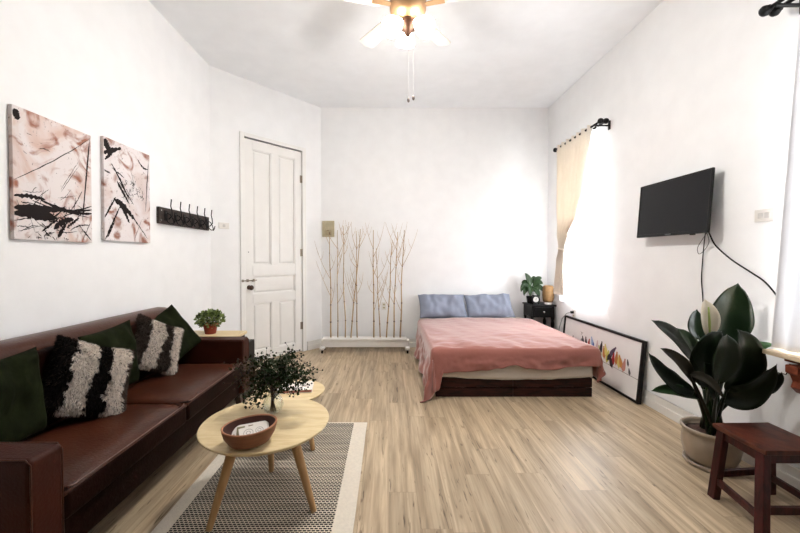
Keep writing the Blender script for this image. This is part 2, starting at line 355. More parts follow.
# slanting wall with the doorway, in its own frame: x along the wall, y into the room
dv = (CB-CA); DL = dv.length; dv.normalize(); dn = Vector((dv.y, -dv.x, 0))
DM = Matrix(((dv.x, dn.x, 0, CA.x), (dv.y, dn.y, 0, CA.y), (0,0,1,0), (0,0,0,1)))
def along(px):      # where the sight line of column px meets the door wall
    k = (px - CX)/F_PX
    return (k*CA.y - CA.x)/(dv.x - k*dv.y)
D0, D1, DH = along(244.5), along(302.0), 2.735
m = MB(); m.M = DM
m.box(-.1, D0-.012, -T, 0, 0, H); m.box(D1+.012, DL+.1, -T, 0, 0, H); m.box(D0-.012, D1+.012, -T, 0, DH+.015, H)
struct(m.build('wall_door_side', M['wall']))
# right wall with two windows
W1 = (3.80, 4.62, .82, 2.60); W2 = (.55, 1.93, .80, 2.62)
m = MB()
ys = [YR, W2[0], W2[1], W1[0], W1[1], YB+T]
for a, b in ((0,1),(2,3),(4,5)): m.box(XR, XR+T, ys[a], ys[b], 0, H)
for w in (W1, W2): m.box(XR, XR+T, w[0], w[1], 0, w[2]); m.box(XR, XR+T, w[0], w[1], w[3], H)
struct(m.build('wall_right', M['wall']))
# unseen rear wall behind the camera, dark tone invented to cut bounce light
m = MB().box(XL-T, XR+T, YR-T, YR, 0, H)
struct(m.build('wall_rear', M['rearwall']))
def window(name, y0, y1, z0, z1, cols):
    root = bpy.data.objects.new(name, None); C.objects.link(root); root.location = (XR+.1, (y0+y1)/2, z0); struct(root)
    f = MB(); x0, x1 = XR+.07, XR+.12; t = .045
    f.box(x0, x1, y0, y1, z0, z0+t).box(x0, x1, y0, y1, z1-t, z1).box(x0, x1, y0, y0+t, z0, z1).box(x0, x1, y1-t, y1, z0, z1)
    for i in range(1, cols): yy = lerp(y0, y1, i/cols); f.box(x0, x1, yy-.03, yy+.03, z0, z1)
    for q in (.36, .7): zz = lerp(z0, z1, q); f.box(x0+.01, x1-.01, y0, y1, zz-.015, zz+.015)
    f.build('window_frame', M['trim'], root)
    MB().box(XR+.092, XR+.098, y0+t, y1-t, z0+t, z1-t).build('pane', M['glass'], root)
window('window_1', *W1, 2); window('window_2', *W2, 3)
# baseboards
def bb(m, x0, x1, d0=0.0, h=.125):
    m.box(x0, x1, d0, d0+.014, 0, h); m.box(x0, x1, d0, d0+.022, 0, h*.55); m.box(x0, x1, d0, d0+.018, h-.012, h)
m = MB(); m.M = DM; bb(m, 0, D0-.075); bb(m, D1+.075, DL); struct(m.build('baseboard_door_side', M['trim'], bevel=.003))
m = MB(); m.M = Matrix(((-1,0,0,XR),(0,-1,0,YB),(0,0,1,0),(0,0,0,1))); bb(m, 0, XR-CB.x); struct(m.build('baseboard_back', M['trim'], bevel=.003))
m = MB(); m.M = Matrix(((0,-1,0,XR),(1,0,0,0),(0,0,1,0),(0,0,0,1))); bb(m, YR, YB); struct(m.build('baseboard_right', M['trim'], bevel=.003))
m = MB(); m.M = Matrix(((0,1,0,XL),(1,0,0,0),(0,0,1,0),(0,0,0,1))); bb(m, YR, CA.y); struct(m.build('baseboard_left', M['trim'], bevel=.003))
# door and its casing
m = MB(); m.M = DM; cw = .055
m.box(D0-cw, D0, 0, .022, 0, DH+cw).box(D1, D1+cw, 0, .022, 0, DH+cw).box(D0-.001, D1+.001, 0, .022, DH+.006, DH+cw)
m.box(D0-.012, D0, -T, .001, 0, DH+.01).box(D1, D1+.012, -T, .001, 0, DH+.01)
struct(m.build('trim_1', M['door'], bevel=.004))
m = MB(); m.M = DM; m.box(D0, D1, -T, -.05, 0, DH+.01); struct(m.build('door_gap_shade', M['dark_gap']))  # dark filler behind the door, paints the shadow in its gaps
dr = bpy.data.objects.new('door_1', None); C.objects.link(dr); dr.location = DM @ Vector(((D0+D1)/2, 0, 0)); struct(dr)
DW = D1 - D0; g = .006
rows = [(.012, .13, None), (.13, .73, 2), (.73, .84, None), (.84, 1.07, 1), (1.07, 1.20, None), (1.20, DH-.12, 2), (DH-.12, DH-.008, None)]
m = MB(); m.M = DM; st = .105; xm = (D0+D1)/2
m.box(D0+g, D0+st, -.04, 0, .012, DH-.008).box(D1-st, D1-g, -.04, 0, .012, DH-.008)
for z0, z1, k in rows:
    if k is None: m.box(D0+st, D1-st, -.04, 0, z0, z1)
    elif k == 2: m.box(xm-.05, xm+.05, -.04, 0, z0, z1)
m.build('door_frame', M['door'], dr, bevel=.003)
for z0, z1, k in rows:
    if k is None: continue
    spans = [(D0+st, D1-st)] if k == 1 else [(D0+st, xm-.05), (xm+.05, D1-st)]
    for a, b in spans:
        q = MB(); q.M = DM; q.box(a, b, -.036, -.024, z0, z1)
        i = .022; j = .045
        q.hexa([(a+i,-.024,z0+i),(b-i,-.024,z0+i),(b-i,-.024,z1-i),(a+i,-.024,z1-i)], [(a+j,-.008,z0+j),(b-j,-.008,z0+j),(b-j,-.008,z1-j),(a+j,-.008,z1-j)])
        for (u0,u1,v0,v1) in ((a,a+.012,z0,z1),(b-.012,b,z0,z1),(a,b,z0,z0+.012),(a,b,z1-.012,z1)): q.box(u0,u1,-.03,-.006,v0,v1)
        q.build('door_panel', M['door'], dr, bevel=.002)
for z in (.36, 1.36, 2.36):
    q = MB(); q.M = DM; q.tube([(D1+.002, .008, z-.05), (D1+.002, .008, z+.05)], .009, 8).box(D1-.03, D1+.03, .0, .003, z-.05, z+.05)
    q.build('hinge', M['brassy'], dr)
q = MB(); q.M = DM; kz = .93; kx = D0+.055
q.M = DM @ Matrix.Translation((kx, 0, kz)) @ Matrix.Rotation(-PI/2, 4, 'X'); q.lathe([(.028,0),(.028,.006),(.012,.01),(.011,.035),(.026,.045),(.031,.06),(.024,.072),(.002,.076)], n=20)
q.build('door_knob', M['bronze'], dr, smooth=True)
q = MB(); q.M = DM; q.tube([(D0-.05, .03, kz+.085), (D0+.15, .012, kz+.085)], .006, 8); 
for x in (D0-.035, D0+.03, D0+.11): q.box(x-.008, x+.008, 0, .032, kz+.07, kz+.1)
q.tube([(D0+.08,.02,kz+.085),(D0+.08,.045,kz+.075)], .006, 8); q.build('slide_bolt', M['brassy'], dr)
q = MB(); q.M = DM; q.ell((D0+.05, .001, 1.36), (.006,.004,.006)); q.build('keyhole', M['dark_gap'], dr)

# ------------------------------------------------------------------ rug
rg = thing('area_rug', 'black and cream woven rug with plain cream borders under the coffee tables', 'rug', (-.64, 1.95, 0))
RX0, RX1, RY0, RY1 = -1.115, -.17, 1.25, 2.785
def wob(m, x0, x1, y0, y1, z, n=60, a=.004, sd=0):
    def f(u, v):
        x = lerp(x0, x1, u); y = lerp(y0, y1, v); return (x + a*noise.noise((y*4, sd, x*.5)), y + a*noise.noise((x*4, 3+sd, 0)), z)
    return m.grid(f, 10, n)
m = MB(); wob(m, RX0+.075, RX1-.1, RY0+.02, RY1-.012, .008); m.build('weave', M['rug'], rg, solid=.006)
m = MB(); wob(m, RX0, RX0+.075, RY0, RY1, .008, sd=0); wob(m, RX1-.1, RX1, RY0, RY1, .008, sd=0)
wob(m, RX0+.075, RX1-.1, RY1-.012, RY1, .008, 2); wob(m, RX0+.075, RX1-.1, RY0, RY0+.02, .008, 2)
m.build('border', M['rugedge'], rg, solid=.006)

# ------------------------------------------------------------------ sofa
sf = thing('sofa', 'long dark brown leather sofa with padded arms against the left wall', 'sofa', (-1.6, 2.16, 0))
SX0, SX1, SY0, SY1 = -1.975, -1.215, 1.205, 3.115; AW = .13
def cushion_box(m, x0, x1, y0, y1, z0, z1, puff=.012):
    return m.box(x0, x1, y0, y1, z0, z1)
for (y0, y1) in ((SY0, SY0+AW), (SY1-AW, SY1)):
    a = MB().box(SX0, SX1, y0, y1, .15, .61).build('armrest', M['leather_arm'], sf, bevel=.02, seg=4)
    s_ = MB()
    for yy in (y0+.006, y1-.006): s_.tube([(SX0+.1, yy, .608), (SX1-.02, yy, .608), (SX1-.003, yy, .59), (SX1-.003, yy, .2)], .003, 6)
    s_.build('piping', M['leather_lit'], a, smooth=True)
ymid = (SY0+SY1)/2
for (y0, y1) in ((SY0+AW+.003, ymid-.004), (ymid+.004, SY1-AW-.003)):
    m = MB()
    def f(u, v):
        x = lerp(SX0+.2, SX1-.004, u); y = lerp(y0, y1, v); b = (1-(2*u-1)**6)*(1-(2*v-1)**6)
        return (x, y, .405 + .028*b + .004*noise.noise((x*4, y*4, 1)))
    m.grid(f, 16, 16)
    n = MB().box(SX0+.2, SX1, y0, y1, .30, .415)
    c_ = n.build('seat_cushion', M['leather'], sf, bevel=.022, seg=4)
    m.build('seat_top', M['leather_lit'], c_, smooth=True, solid=.012)  # lighter leather paints the light falling on the seat
    p = MB().tube([(SX1-.01, y0+.02, .425), (SX1-.004, y0+.04, .42), (SX1-.004, y1-.04, .42), (SX1-.01, y1-.02, .425)], .0025, 6)
    p.build('piping', M['piping'], c_, smooth=True)
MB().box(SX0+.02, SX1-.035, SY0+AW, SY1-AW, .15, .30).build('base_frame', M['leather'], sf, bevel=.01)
# back: rounded top roll
prof = [(.0,.15),(.0,.84),(.02,.872),(.06,.887),(.12,.885),(.17,.868),(.195,.835),(.2,.79),(.2,.3),(.17,.15)]
m = MB(); ids = []
nY = 40
for j in range(nY+1):
    y = lerp(SY0+AW*.1, SY1-AW*1.1, j/nY); sag = -.012*sstep(0,1,1-abs(2*j/nY-1))*0 + .004*noise.noise((y*3,0,0))
    ids.append([m.av((SX0+px, y, pz + (sag if pz > .7 else 0))) for px, pz in prof])
for j in range(nY):
    for k in range(len(prof)-1): m.af((ids[j][k], ids[j][k+1], ids[j+1][k+1], ids[j+1][k]))
m.af(ids[0]); m.af(ids[-1][::-1])
bk = m.build('backrest', M['leather_lit'], sf, smooth=True)
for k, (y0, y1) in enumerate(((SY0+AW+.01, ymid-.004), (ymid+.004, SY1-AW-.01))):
    MB().box(SX0+.17, SX0+.222, y0, y1, .425, .83).build('back_cushion', M['leather'], sf, bevel=.04, seg=5)  # darker leather paints the shade on the sofa back
for x in (SX0+.06, SX1-.08):
    for y in (SY0+.09, SY1-.06):
        dx = .02 if x > -1.5 else -.01; dy = .02 if y > 2 else -.02
        MB().beam((x, y, .152), (x+dx, y+dy, 0), .055, .055, (0,1,0), .035, .035).build('leg', M['dkwood'], sf)

# cushions ------------------------------------------------------------------
def pillow_pt(u, v, w, h, t, side, sd, pinch=.06, wr=.012, fold=0):
    a, b = 2*u-1, 2*v-1
    ex = 1 - pinch*(1-abs(b)**2)*abs(a)**2; ey = 1 - pinch*(1-abs(a)**2)*abs(b)**2
    x = a*w/2*ex; y = b*h/2*ey
    th = max(0, (1-a**4))**.6 * max(0, (1-b**4))**.6
    z = side*t/2*th + wr*noise.noise((x*7+sd, y*7, side*3+sd))*th
    z += wr*.6*noise.noise((x*16+sd, y*9, side+sd))*th
    return Vector((x, y, z))
def pillow_mesh(w, h, t, sd, n=26, Mx=None, **k):
    m = MB(); m.M = Mx
    for side in (1, -1): m.grid(lambda u, v: pillow_pt(u, v, w, h, t, side, sd, **k), n, n)
    return m
def frame_m(c, right, up, lean=0):
    """matrix: local x = right, local y = up, local z = facing"""
    r = Vector(right).normalized(); u = Vector(up); u = (u - r*u.dot(r)).normalized(); n = r.cross(u)
    return Matrix(((r.x,u.x,n.x,c[0]),(r.y,u.y,n.y,c[1]),(r.z,u.z,n.z,c[2]),(0,0,0,1)))
def green_cushion(name, label, c, right, up, s=.43, t=.15, sd=0):
    o = pillow_mesh(s, s, t, sd, Mx=frame_m(c, right, up), wr=.03).build('throw_cushion', M['green'], smooth=True, weld=True)
    return tag(o, label, 'cushion', 'green cushions on the sofa')
def fur_cushion(label, c, right, up, s, t, sd, bands):
    Mx = frame_m(c, right, up)
    root = thing('fur_cushion', label, 'cushion', tuple(c), 'striped fur cushions on the sofa')
    def pillow_f(u, v, w, h, t, side, sd):
        p = pillow_pt(u, v, w, h, t, side, sd, pinch=.09); p.x += s*.16*u*(.5-v); p.y -= s*.05*u*v; return p
    def band(u, v):
        u2 = u + .07*noise.noise((u*3, v*4, sd)) + .05*noise.noise((u*16, v*16, sd))
        for lim, k in bands:
            if u2 < lim: return k
        return bands[-1][1]
    m = MB(); m.M = Mx; n = 26
    for side in (1, -1):
        for i in range(n):
            for j in range(n):
                m.cur = band((i+.5)/n, (j+.5)/n)
                m.af([m.av(pillow_f(a/n, b/n, s, s, t, side, sd)) for a, b in ((i,j),(i+1,j),(i+1,j+1),(i,j+1))])
    m.build('cover', [M['furd'], M['furl'], M['furb']], root, smooth=True, weld=True)
    m = MB(); m.M = Mx; rnd = random.Random(sd)
    for k in range(15000):
        side = 1 if rnd.random() < .8 else -1
        u, v = rnd.random(), rnd.random()
        if rnd.random() < .14:
            e = rnd.choice((0, 1)); 
            if rnd.random() < .5: u = e
            else: v = e
        p = pillow_f(u, v, s, s, t, side, sd); du = .01
        a = pillow_f(min(1,u+du), v, s, s, t, side, sd) - pillow_f(max(0,u-du), v, s, s, t, side, sd)
        b = pillow_f(u, min(1,v+du), s, s, t, side, sd) - pillow_f(u, max(0,v-du), s, s, t, side, sd)
        nrm = a.cross(b)*side; nrm = nrm.normalized() if nrm.length > 1e-9 else Vector((0,0,side))
        out = Vector(((2*u-1)*abs(2*u-1)**5, (2*v-1)*abs(2*v-1)**5, 0))
        cl = noise.noise((u*9, v*9, sd+5))
        d = (nrm*.5 + out*.8 + Vector((rnd.gauss(0,.35)+cl*.7, rnd.gauss(0,.35)-.45+cl*.4, 0))).normalized()
        ln = rnd.uniform(.012, .023); w = rnd.uniform(.0012, .0026)
        sd_ = d.cross(Vector((rnd.gauss(0,1), rnd.gauss(0,1), rnd.gauss(0,1)))).normalized()*w
        m.cur = band(u, v)
        if rnd.random() < .06: m.cur = 2
        q = p + d*ln*.55 + Vector((0, -.002, 0))
        m.af((m.av(p - sd_), m.av(p + sd_), m.av(q + sd_*.7), m.av(q - sd_*.7)))
        m.af((m.av(q - sd_*.7), m.av(q + sd_*.7), m.av(p + d*ln + Vector((0,-.005,0)))))
    o = m.build('fur', [M['furd'], M['furl'], M['furb']], root); o['kind'] = 'stuff'
    return root
green_cushion('a', 'green velvet cushion at the near end, cut by the left edge of the photo', (-1.695, 1.55, .655), (-.03,1,.02), (-.10,.03,1), .41, .11, 3)
green_cushion('b', 'green velvet cushion between the two fur cushions, mostly hidden behind the nearer one', (-1.695, 2.19, .665), (-.03,1,.06), (-.10,.02,1), .42, .11, 9)
green_cushion('c', 'green velvet cushion standing on a corner by the far armrest', (-1.695, 2.79, .69), (.05,.33,.12), (-.18,.01,.33), .39, .11, 14)
fur_cushion('nearer large fur cushion with dark and cream stripes', (-1.62, 1.935, .645), (.231,.25,-.13), (-.15,.2,1), .38, .14, 21, [(.25,0),(.50,1),(.70,0),(.94,1),(9,2)])
fur_cushion('farther fur cushion with pale stripes leaning beside the far green cushion', (-1.675, 2.58, .665), (.184,.25,-.15), (-.15,.2,1), .35, .13, 33, [(.26,2),(.54,1),(.74,2),(.95,1),(9,2)])

# ------------------------------------------------------------------ side cabinet and herb
sc = thing('side_cabinet', 'low black side cabinet with a pale wooden top behind the far sofa arm', 'side table', (-1.62, 3.33, 0))
MB().box(-1.95, -1.285, 3.17, 3.43, .05, .515).build('body', M['black'], sc, bevel=.004)
for x in (-1.93, -1.32):
    for y in (3.18, 3.39): MB().box(x, x+.03, y, y+.03, 0, .05).build('foot', M['black'], sc)
MB().box(-1.93, -1.37, 3.19, 3.41, .515, .57).build('plinth', M['black'], sc)
MB().box(-1.95, -1.355, 3.15, 3.43, .57, .597).build('tabletop', M['beech'], sc, bevel=.004)
def clump(m, c, r, n, size, rnd, mats=(0,), flat=.8, lo=.3):
    for _ in range(n):
        while True:
            d = Vector((rnd.uniform(-1,1), rnd.uniform(-1,1), rnd.uniform(-1,1)))
            if lo < d.length < 1: break
        p = Vector(c) + Vector((d.x*r[0], d.y*r[1], d.z*r[2]))
        oval_leaf(m, p, (d + Vector((rnd.gauss(0,.5), rnd.gauss(0,.5), rnd.gauss(.3,.5)))).normalized(), size*rnd.uniform(.6,1.2), rnd, rnd.choice(mats))
def oval_leaf(m, p, d, s, rnd, mi=0, asp=.75):
    n = Vector((rnd.gauss(0,1), rnd.gauss(0,1), rnd.gauss(0,1))); a = d.cross(n); a = a.normalized() if a.length > 1e-5 else Vector((1,0,0)); k = d.cross(a)*s*.15
    m.cur = mi; ids = [m.av(p + q) for q in (Vector((0,0,0)), d*s*.3 + a*s*.42*asp + k, d*s*.7 + a*s*.42*asp + k, d*s, d*s*.7 - a*s*.42*asp + k, d*s*.3 - a*s*.42*asp + k)]
    mid = m.av(p + d*s*.5)
    for i in range(6): m.af((mid, ids[i], ids[(i+1)%6]))
pc = P(210.5, 330, 3.3); pc.z = .597
hb = thing('potted_herb', 'small bushy green herb in a terracotta pot on the side cabinet', 'plant', tuple(pc))
MB().lathe([(.001,0),(.046,0),(.06,.075),(.066,.075),(.066,.095),(.058,.095),(.055,.08),(.001,.08)], pc, 28).build('pot', M['terracotta'], hb, smooth=True, bevel=.002)
rnd = random.Random(5); m = MB(); clump(m, pc + Vector((0,0,.135)), (.12,.10,.07), 600, .03, rnd, (0,0,0,1)); m.build('foliage', [M['herb'], M['herbd']], hb)
m = MB()
for k in range(14): a = rnd.uniform(0, 6.28); m.tube([pc+Vector((0,0,.08)), pc+Vector((.05*math.cos(a),.05*math.sin(a),.13)), pc+Vector((.09*math.cos(a),.08*math.sin(a),.17))], .0015, 5)
m.build('stems', M['herbd'], hb)

# ------------------------------------------------------------------ coffee tables
def ctable(label, c, r, h, feet, name='coffee_table'):
    t = thing(name, label, 'coffee table', (c[0], c[1], 0), 'nesting pale wood coffee tables')
    m = MB(); m.lathe([(.001, h-.022), (r-.016, h-.022), (r-.004, h-.012), (r, h-.004), (r-.003, h), (.001, h)], (c[0], c[1], 0), 72, sx=1.0, sy=1.0)
    m.build('tabletop', M['beech'], t, smooth=True, bevel=.0015)
    for f in feet:
        k = .55; top = Vector((lerp(c[0], f[0], k), lerp(c[1], f[1], k), h-.022)); ft = Vector((f[0], f[1], .0135))
        l = MB(); d = (ft-top)
        l.tube([top, top + d*.3, top + d*.97, ft], [.026, .024, .0155, .014], 16); l.build('leg', M['beechleg'], t, smooth=True)
    return t
ctable('larger round pale wood coffee table on the rug with a bowl on it', (-.660, 1.925), .333, .42, [(-.848,1.672),(-.380,1.80),(-.707,2.145)])
ctable('smaller round pale wood table behind the larger one, holding the white book', (-.665, 2.49), .215, .375, [(-.507,2.38),(-.80,2.40),(-.68,2.66)])

# vase with eucalyptus
vc = Vector((-.655, 2.02, .42))
va = thing('glass_vase', 'round clear glass vase on the larger coffee table', 'vase', tuple(vc))
MB().lathe([(.001,.0),(.03,.0),(.05,.02),(.058,.05),(.048,.085),(.028,.105),(.024,.12),(.028,.13),(.0255,.13),(.0215,.12),(.0255,.104),(.045,.084),(.0545,.05),(.047,.023),(.028,.005),(.001,.005)], vc, 32).build('glass_body', M['vase'], va, smooth=True)
fb = thing('eucalyptus_bunch', 'loose bunch of dark green eucalyptus branches in the glass vase', 'plant', tuple(vc))
rnd = random.Random(11); st = MB(); fo = MB(); be = MB()
ends = [(238,366),(240,383),(246,372),(252,392),(248,362),(258,360),(266,356),(275,362),(284,357),(292,352),(300,366),(297,358),(308,377),(312,372),(303,386),(290,392),(281,380),(268,378),(256,384),(284,368),(262,370),(272,386),(294,378),(244,400),(255,404),(276,395)]
for i, (ex, ey) in enumerate(ends):
    Y = 2.02 + rnd.uniform(-.13, .13); e = P(ex, ey, Y); base = vc + Vector((rnd.uniform(-.012,.012), rnd.uniform(-.012,.012), .11))
    mid = (base + e)/2 + Vector((0, 0, .07 + .05*rnd.random())); 
    pts = [vc + Vector((rnd.uniform(-.02,.02), rnd.uniform(-.02,.02), .012)), base] + [bez(base, mid, e, k/8) for k in range(1, 9)]
    st.tube(pts, [.002]*2 + [.0018 - .00015*k for k in range(8)], 5)
    brown = ex < 256 and ey < 395
    for k in range(95):
        t = rnd.uniform(.35, 1.0); p = bez(base, mid, e, t) + Vector((rnd.gauss(0,.019), rnd.gauss(0,.024), rnd.gauss(0,.016)))
        mi = (1 if rnd.random() < .8 else 0) if brown else (2 if rnd.random() < (.35 if ey < 372 and 262 < ex < 300 else .05) else 0)
        oval_leaf(fo, p, Vector((rnd.gauss(0,1), rnd.gauss(0,1), rnd.gauss(-.3,.8))).normalized(), rnd.uniform(.010,.021), rnd, mi, 1.0)
    for k in range(8):
        p = e + Vector((rnd.gauss(0,.03), rnd.gauss(0,.03), rnd.gauss(.004,.022))); be.ell(p, (.0048,)*3, 6, 4); st.tube([e, p], .0008, 4)
st.build('stems', M['twig'], fb); fo.build('foliage', [M['euc'], M['eucb'], M['eucs']], fb); be.build('berries', M['berry'], fb, smooth=True)

# bowl and what lies in it
bc = Vector((-.657, 1.685, .42)); BA = R(24)
bw_ = thing('oval_bowl', 'oval reddish carved wooden bowl on the larger coffee table', 'bowl', tuple(bc))
def tilt(x, y, z):
    s = (x*math.cos(BA) + y*math.sin(BA))/.13
    return (x, y, z*1.2*(1 + .05*s + .06*s*s) if z > .02 else z)
m = MB(); m.lathe([(.001,0),(.062,0),(.094,.014),(.118,.04),(.127,.064),(.128,.070)], bc, 48, sx=.97, sy=.82, rot=BA, fn=tilt); 
m2 = MB(); m2.lathe([(.128,.070),(.1285,.073),(.125,.0755),(.1205,.0745),(.1195,.071)], bc, 48, sx=.97, sy=.82, rot=BA, fn=tilt)
m3 = MB(); m3.lathe([(.1195,.071),(.112,.045),(.09,.022),(.055,.012),(.001,.012)], bc, 48, sx=.97, sy=.82, rot=BA, fn=tilt)
m.f = m.f[:-1]; m.mi = m.mi[:-1]; m2.f = m2.f[:-2]; m2.mi = m2.mi[:-2]; m3.f = m3.f[1:] if False else [q for q in m3.f if len(q) == 4]; m3.mi = [0]*len(m3.f)
m.build('bowl_wall', M['bowl'], bw_, smooth=True); m2.build('rim', M['bowlrim'], bw_, smooth=True); m3.build('inner_wall', M['bowlin'], bw_, smooth=True)
# cards leaning in the bowl
def card(name, label, c, w, h, t, right, up, mt, cat, group=None):
    root = thing(name, label, cat, tuple(c), group); Mx = frame_m(c, right, up)
    m = MB(); m.M = Mx; m.box(-w/2, w/2, -h/2, h/2, -t/2, t/2); m.build('sheet_stack', mt, root, bevel=min(.006, t*.45))
    return root, Mx, t/2
root, Mx, tz = card('notebook', 'small pale booklet with an olive printed square lying in the bowl', (-.668, 1.72, .458), .17, .10, .010, (math.cos(BA*.7), math.sin(BA*.7), .06), (-.2, .9, .42), M['paper'], 'booklet')
m = MB(); m.M = Mx; m.box(-.062,-.025,-.03,.036,tz,tz+.0005); m.build('printed_square', M['olive_print'], root)
m = MB(); m.M = Mx; m.box(-.052,-.035,-.02,.026,tz+.0005,tz+.001).box(-.075,-.07,-.01,-.002,tz,tz+.0006).box(-.01,.012,.03,.036,tz,tz+.0005); m.build('print', M['meterd'], root)
root, Mx, tz = card('card', 'cream card with two ring drawings on top of the booklet in the bowl', (-.648, 1.705, .466), .125, .075, .003, (math.cos(BA*1.1), math.sin(BA*1.1), .08), (-.25, .9, .42), M['paper'], 'card')
m = MB(); m.M = Mx
for cx, r in ((-.022, .021), (.028, .017)):
    for rr in (r, r*.45): m.lathe([(rr-.0009, tz), (rr-.0009, tz+.0005), (rr+.0009, tz+.0005), (rr+.0009, tz)], (cx, .0, 0), 28, close=True)
m.build('ring_print', M['ink'], root)
# book on the small table
bkc = P(296, 388, 2.50); bkc.z = .375
bo = thing('book', 'white book with a faded pink cover lying on the smaller round table', 'book', tuple(bkc))
Mb = Matrix.Translation(bkc) @ Matrix.Rotation(R(8), 4, 'Z')
m = MB(); m.M = Mb; m.box(-.125,.115,-.075,.095,0,.004).box(-.125,-.121,-.075,.095,0,.022).box(-.125,.115,-.075,.095,.0185,.022); m.build('cover', M['paper'], bo, bevel=.001)
m = MB(); m.M = Mb; m.box(-.12,.112,-.072,.092,.004,.0185); m.build('pages', M['pink'], bo)

# ------------------------------------------------------------------ paintings
def canvas(label, y0, y1, z0, z1, seed, base, wash, rust, strokes, blots):
    root = thing('canvas_painting', label, 'painting', (XL, (y0+y1)/2, z0), 'abstract canvases on the left wall')
    MB().box(XL+.002, XL+.024, y0, y1, z0, z1).build('canvas', canvas_mat(seed, base, wash, rust), root, bevel=.002)
    w, h = y1-y0, z1-z0; X = XL+.0245; m = MB(); rnd = random.Random(int(seed*10))
    cl = lambda v, a, b: max(a, min(b, v))
    for (u0, v0, u1, v1, th, wav) in strokes:
        n = 24; L_, R_ = [], []
        for k in range(n+1):
            t = k/n; u = lerp(u0, u1, t); v = lerp(v0, v1, t) + wav*math.sin(t*PI) + .006*noise.noise((t*9, u0*7, v0*5))
            q = 1.55*th*(.25 + .75*math.sin(PI*min(1, t*1.02))**.6)*(1 + .9*noise.noise((t*14, v0*9, 2)))/2
            d = Vector((u1-u0, v1-v0)).normalized()
            for lst, sg in ((L_, 1), (R_, -1)):
                lst.append(m.av((X, y0 + w*cl(u - d.y*q*sg, .004, .996), z0 + h*cl(v + d.x*q*sg*w/h, .004, .996))))
        for k in range(n): m.af((L_[k], L_[k+1], R_[k+1], R_[k]))
        X += .00003
    m.build('brush_strokes', M['inkblack'], root)
    # small ink splashes thrown around the strokes
    m = MB()
    for (u, v, r) in blots:
        for _ in range(26):
            a = rnd.uniform(0, 6.28); L_ = abs(rnd.gauss(0, r*1.5)); x = cl(u + L_*math.cos(a), .02, .98); z = cl(v + L_*math.sin(a)*.7, .02, .98)
            q = rnd.uniform(.002, .012); an = a + rnd.gauss(0, .5); e = rnd.uniform(1, 4)
            m.af([m.av((X, y0 + w*cl(x + q*math.cos(t)*math.cos(an)*e - q*math.sin(t)*math.sin(an)*.5, .004, .996), z0 + h*cl(z + (q*math.cos(t)*math.sin(an)*e + q*math.sin(t)*math.cos(an)*.5)*w/h, .004, .996))) for t in [k*PI/3 for k in range(6)]])
    m.build('ink_splashes', M['inkblack'], root)
s1 = [(0,.44,.98,.965,.007,-.02),(.98,.975,.85,.2,.014,0),(.80,.72,.55,.44,.004,0),(0,.325,.35,.33,.03,.01),(0,.235,.5,.25,.05,.01),(0,.20,.45,.21,.04,.02),(.3,.32,1,.27,.03,-.03),(.2,.31,1,.34,.015,-.06),(.35,.24,1,.31,.012,0),(.0,.14,.5,.17,.012,.02),
      (.45,.1,.72,.2,.05,.02),(.5,.03,.62,.16,.03,0),(.02,.97,.06,.9,.05,0),(.1,.29,.95,.23,.008,0),(.55,.2,1,.3,.01,.02),(.3,.07,.55,.21,.014,0),(.02,.1,.18,.1,.006,0),(.04,.06,.3,.12,.005,0),(.85,.02,.98,.2,.006,0),(.28,.73,.42,.73,.006,.01),(.0,.19,.5,.19,.05,0),(.62,.12,.8,.22,.02,0),(.55,.42,.8,.68,.004,0)]
_r = random.Random(8)
for _k in range(34):
    _u, _v = _r.uniform(.02,.8), _r.uniform(.03,.38); _a = _r.gauss(.1,.5); _l = _r.uniform(.05,.3)
    s1.append((_u, _v, min(.98, _u+_l*math.cos(_a)), max(.02, _v+_l*math.sin(_a)), _r.uniform(.002,.012), _r.uniform(-.02,.02)))
canvas('larger looking abstract canvas at the far left, black diagonals over a low black band', 1.90, 2.40, 1.395, 2.103, 3.1, (226,218,216), (210,182,170), (170,98,62), s1, [(.42,.16,.05),(.55,.1,.07),(.6,.22,.05),(.35,.05,.06)])
s2 = [(0,.84,.34,.95,.05,.0),(0,.97,.12,.88,.07,0),(.02,.78,.2,.9,.03,0),(.14,.76,.5,.44,.022,.02),(.3,.6,.6,.4,.015,0),(.15,.72,.4,.66,.012,0),(.18,.42,.62,.24,.06,.02),(.3,.42,.5,.2,.04,0),(.4,.38,.92,.05,.014,0),(.97,.94,.88,.35,.01,0),(0,.0,.3,.35,.02,0),(.0,.22,.22,.44,.02,0),(.05,.03,.2,.2,.014,0),(.7,.9,.95,.83,.02,-.03),(.25,.6,.5,.4,.03,0),(.95,.8,.9,.6,.006,0),(.0,.68,.12,.66,.015,0),(.6,.02,.78,.25,.005,0),(.55,.75,.62,.6,.004,0)]
canvas('smaller looking abstract canvas nearer the coat rack with a dark crossed burst in the middle', 2.505, 2.985, 1.415, 2.138, 7.9, (228,221,221), (216,200,196), (164,104,76), s2, [(.42,.58,.08),(.5,.5,.07),(.7,.55,.05),(.8,.5,.04),(.6,.62,.05)])

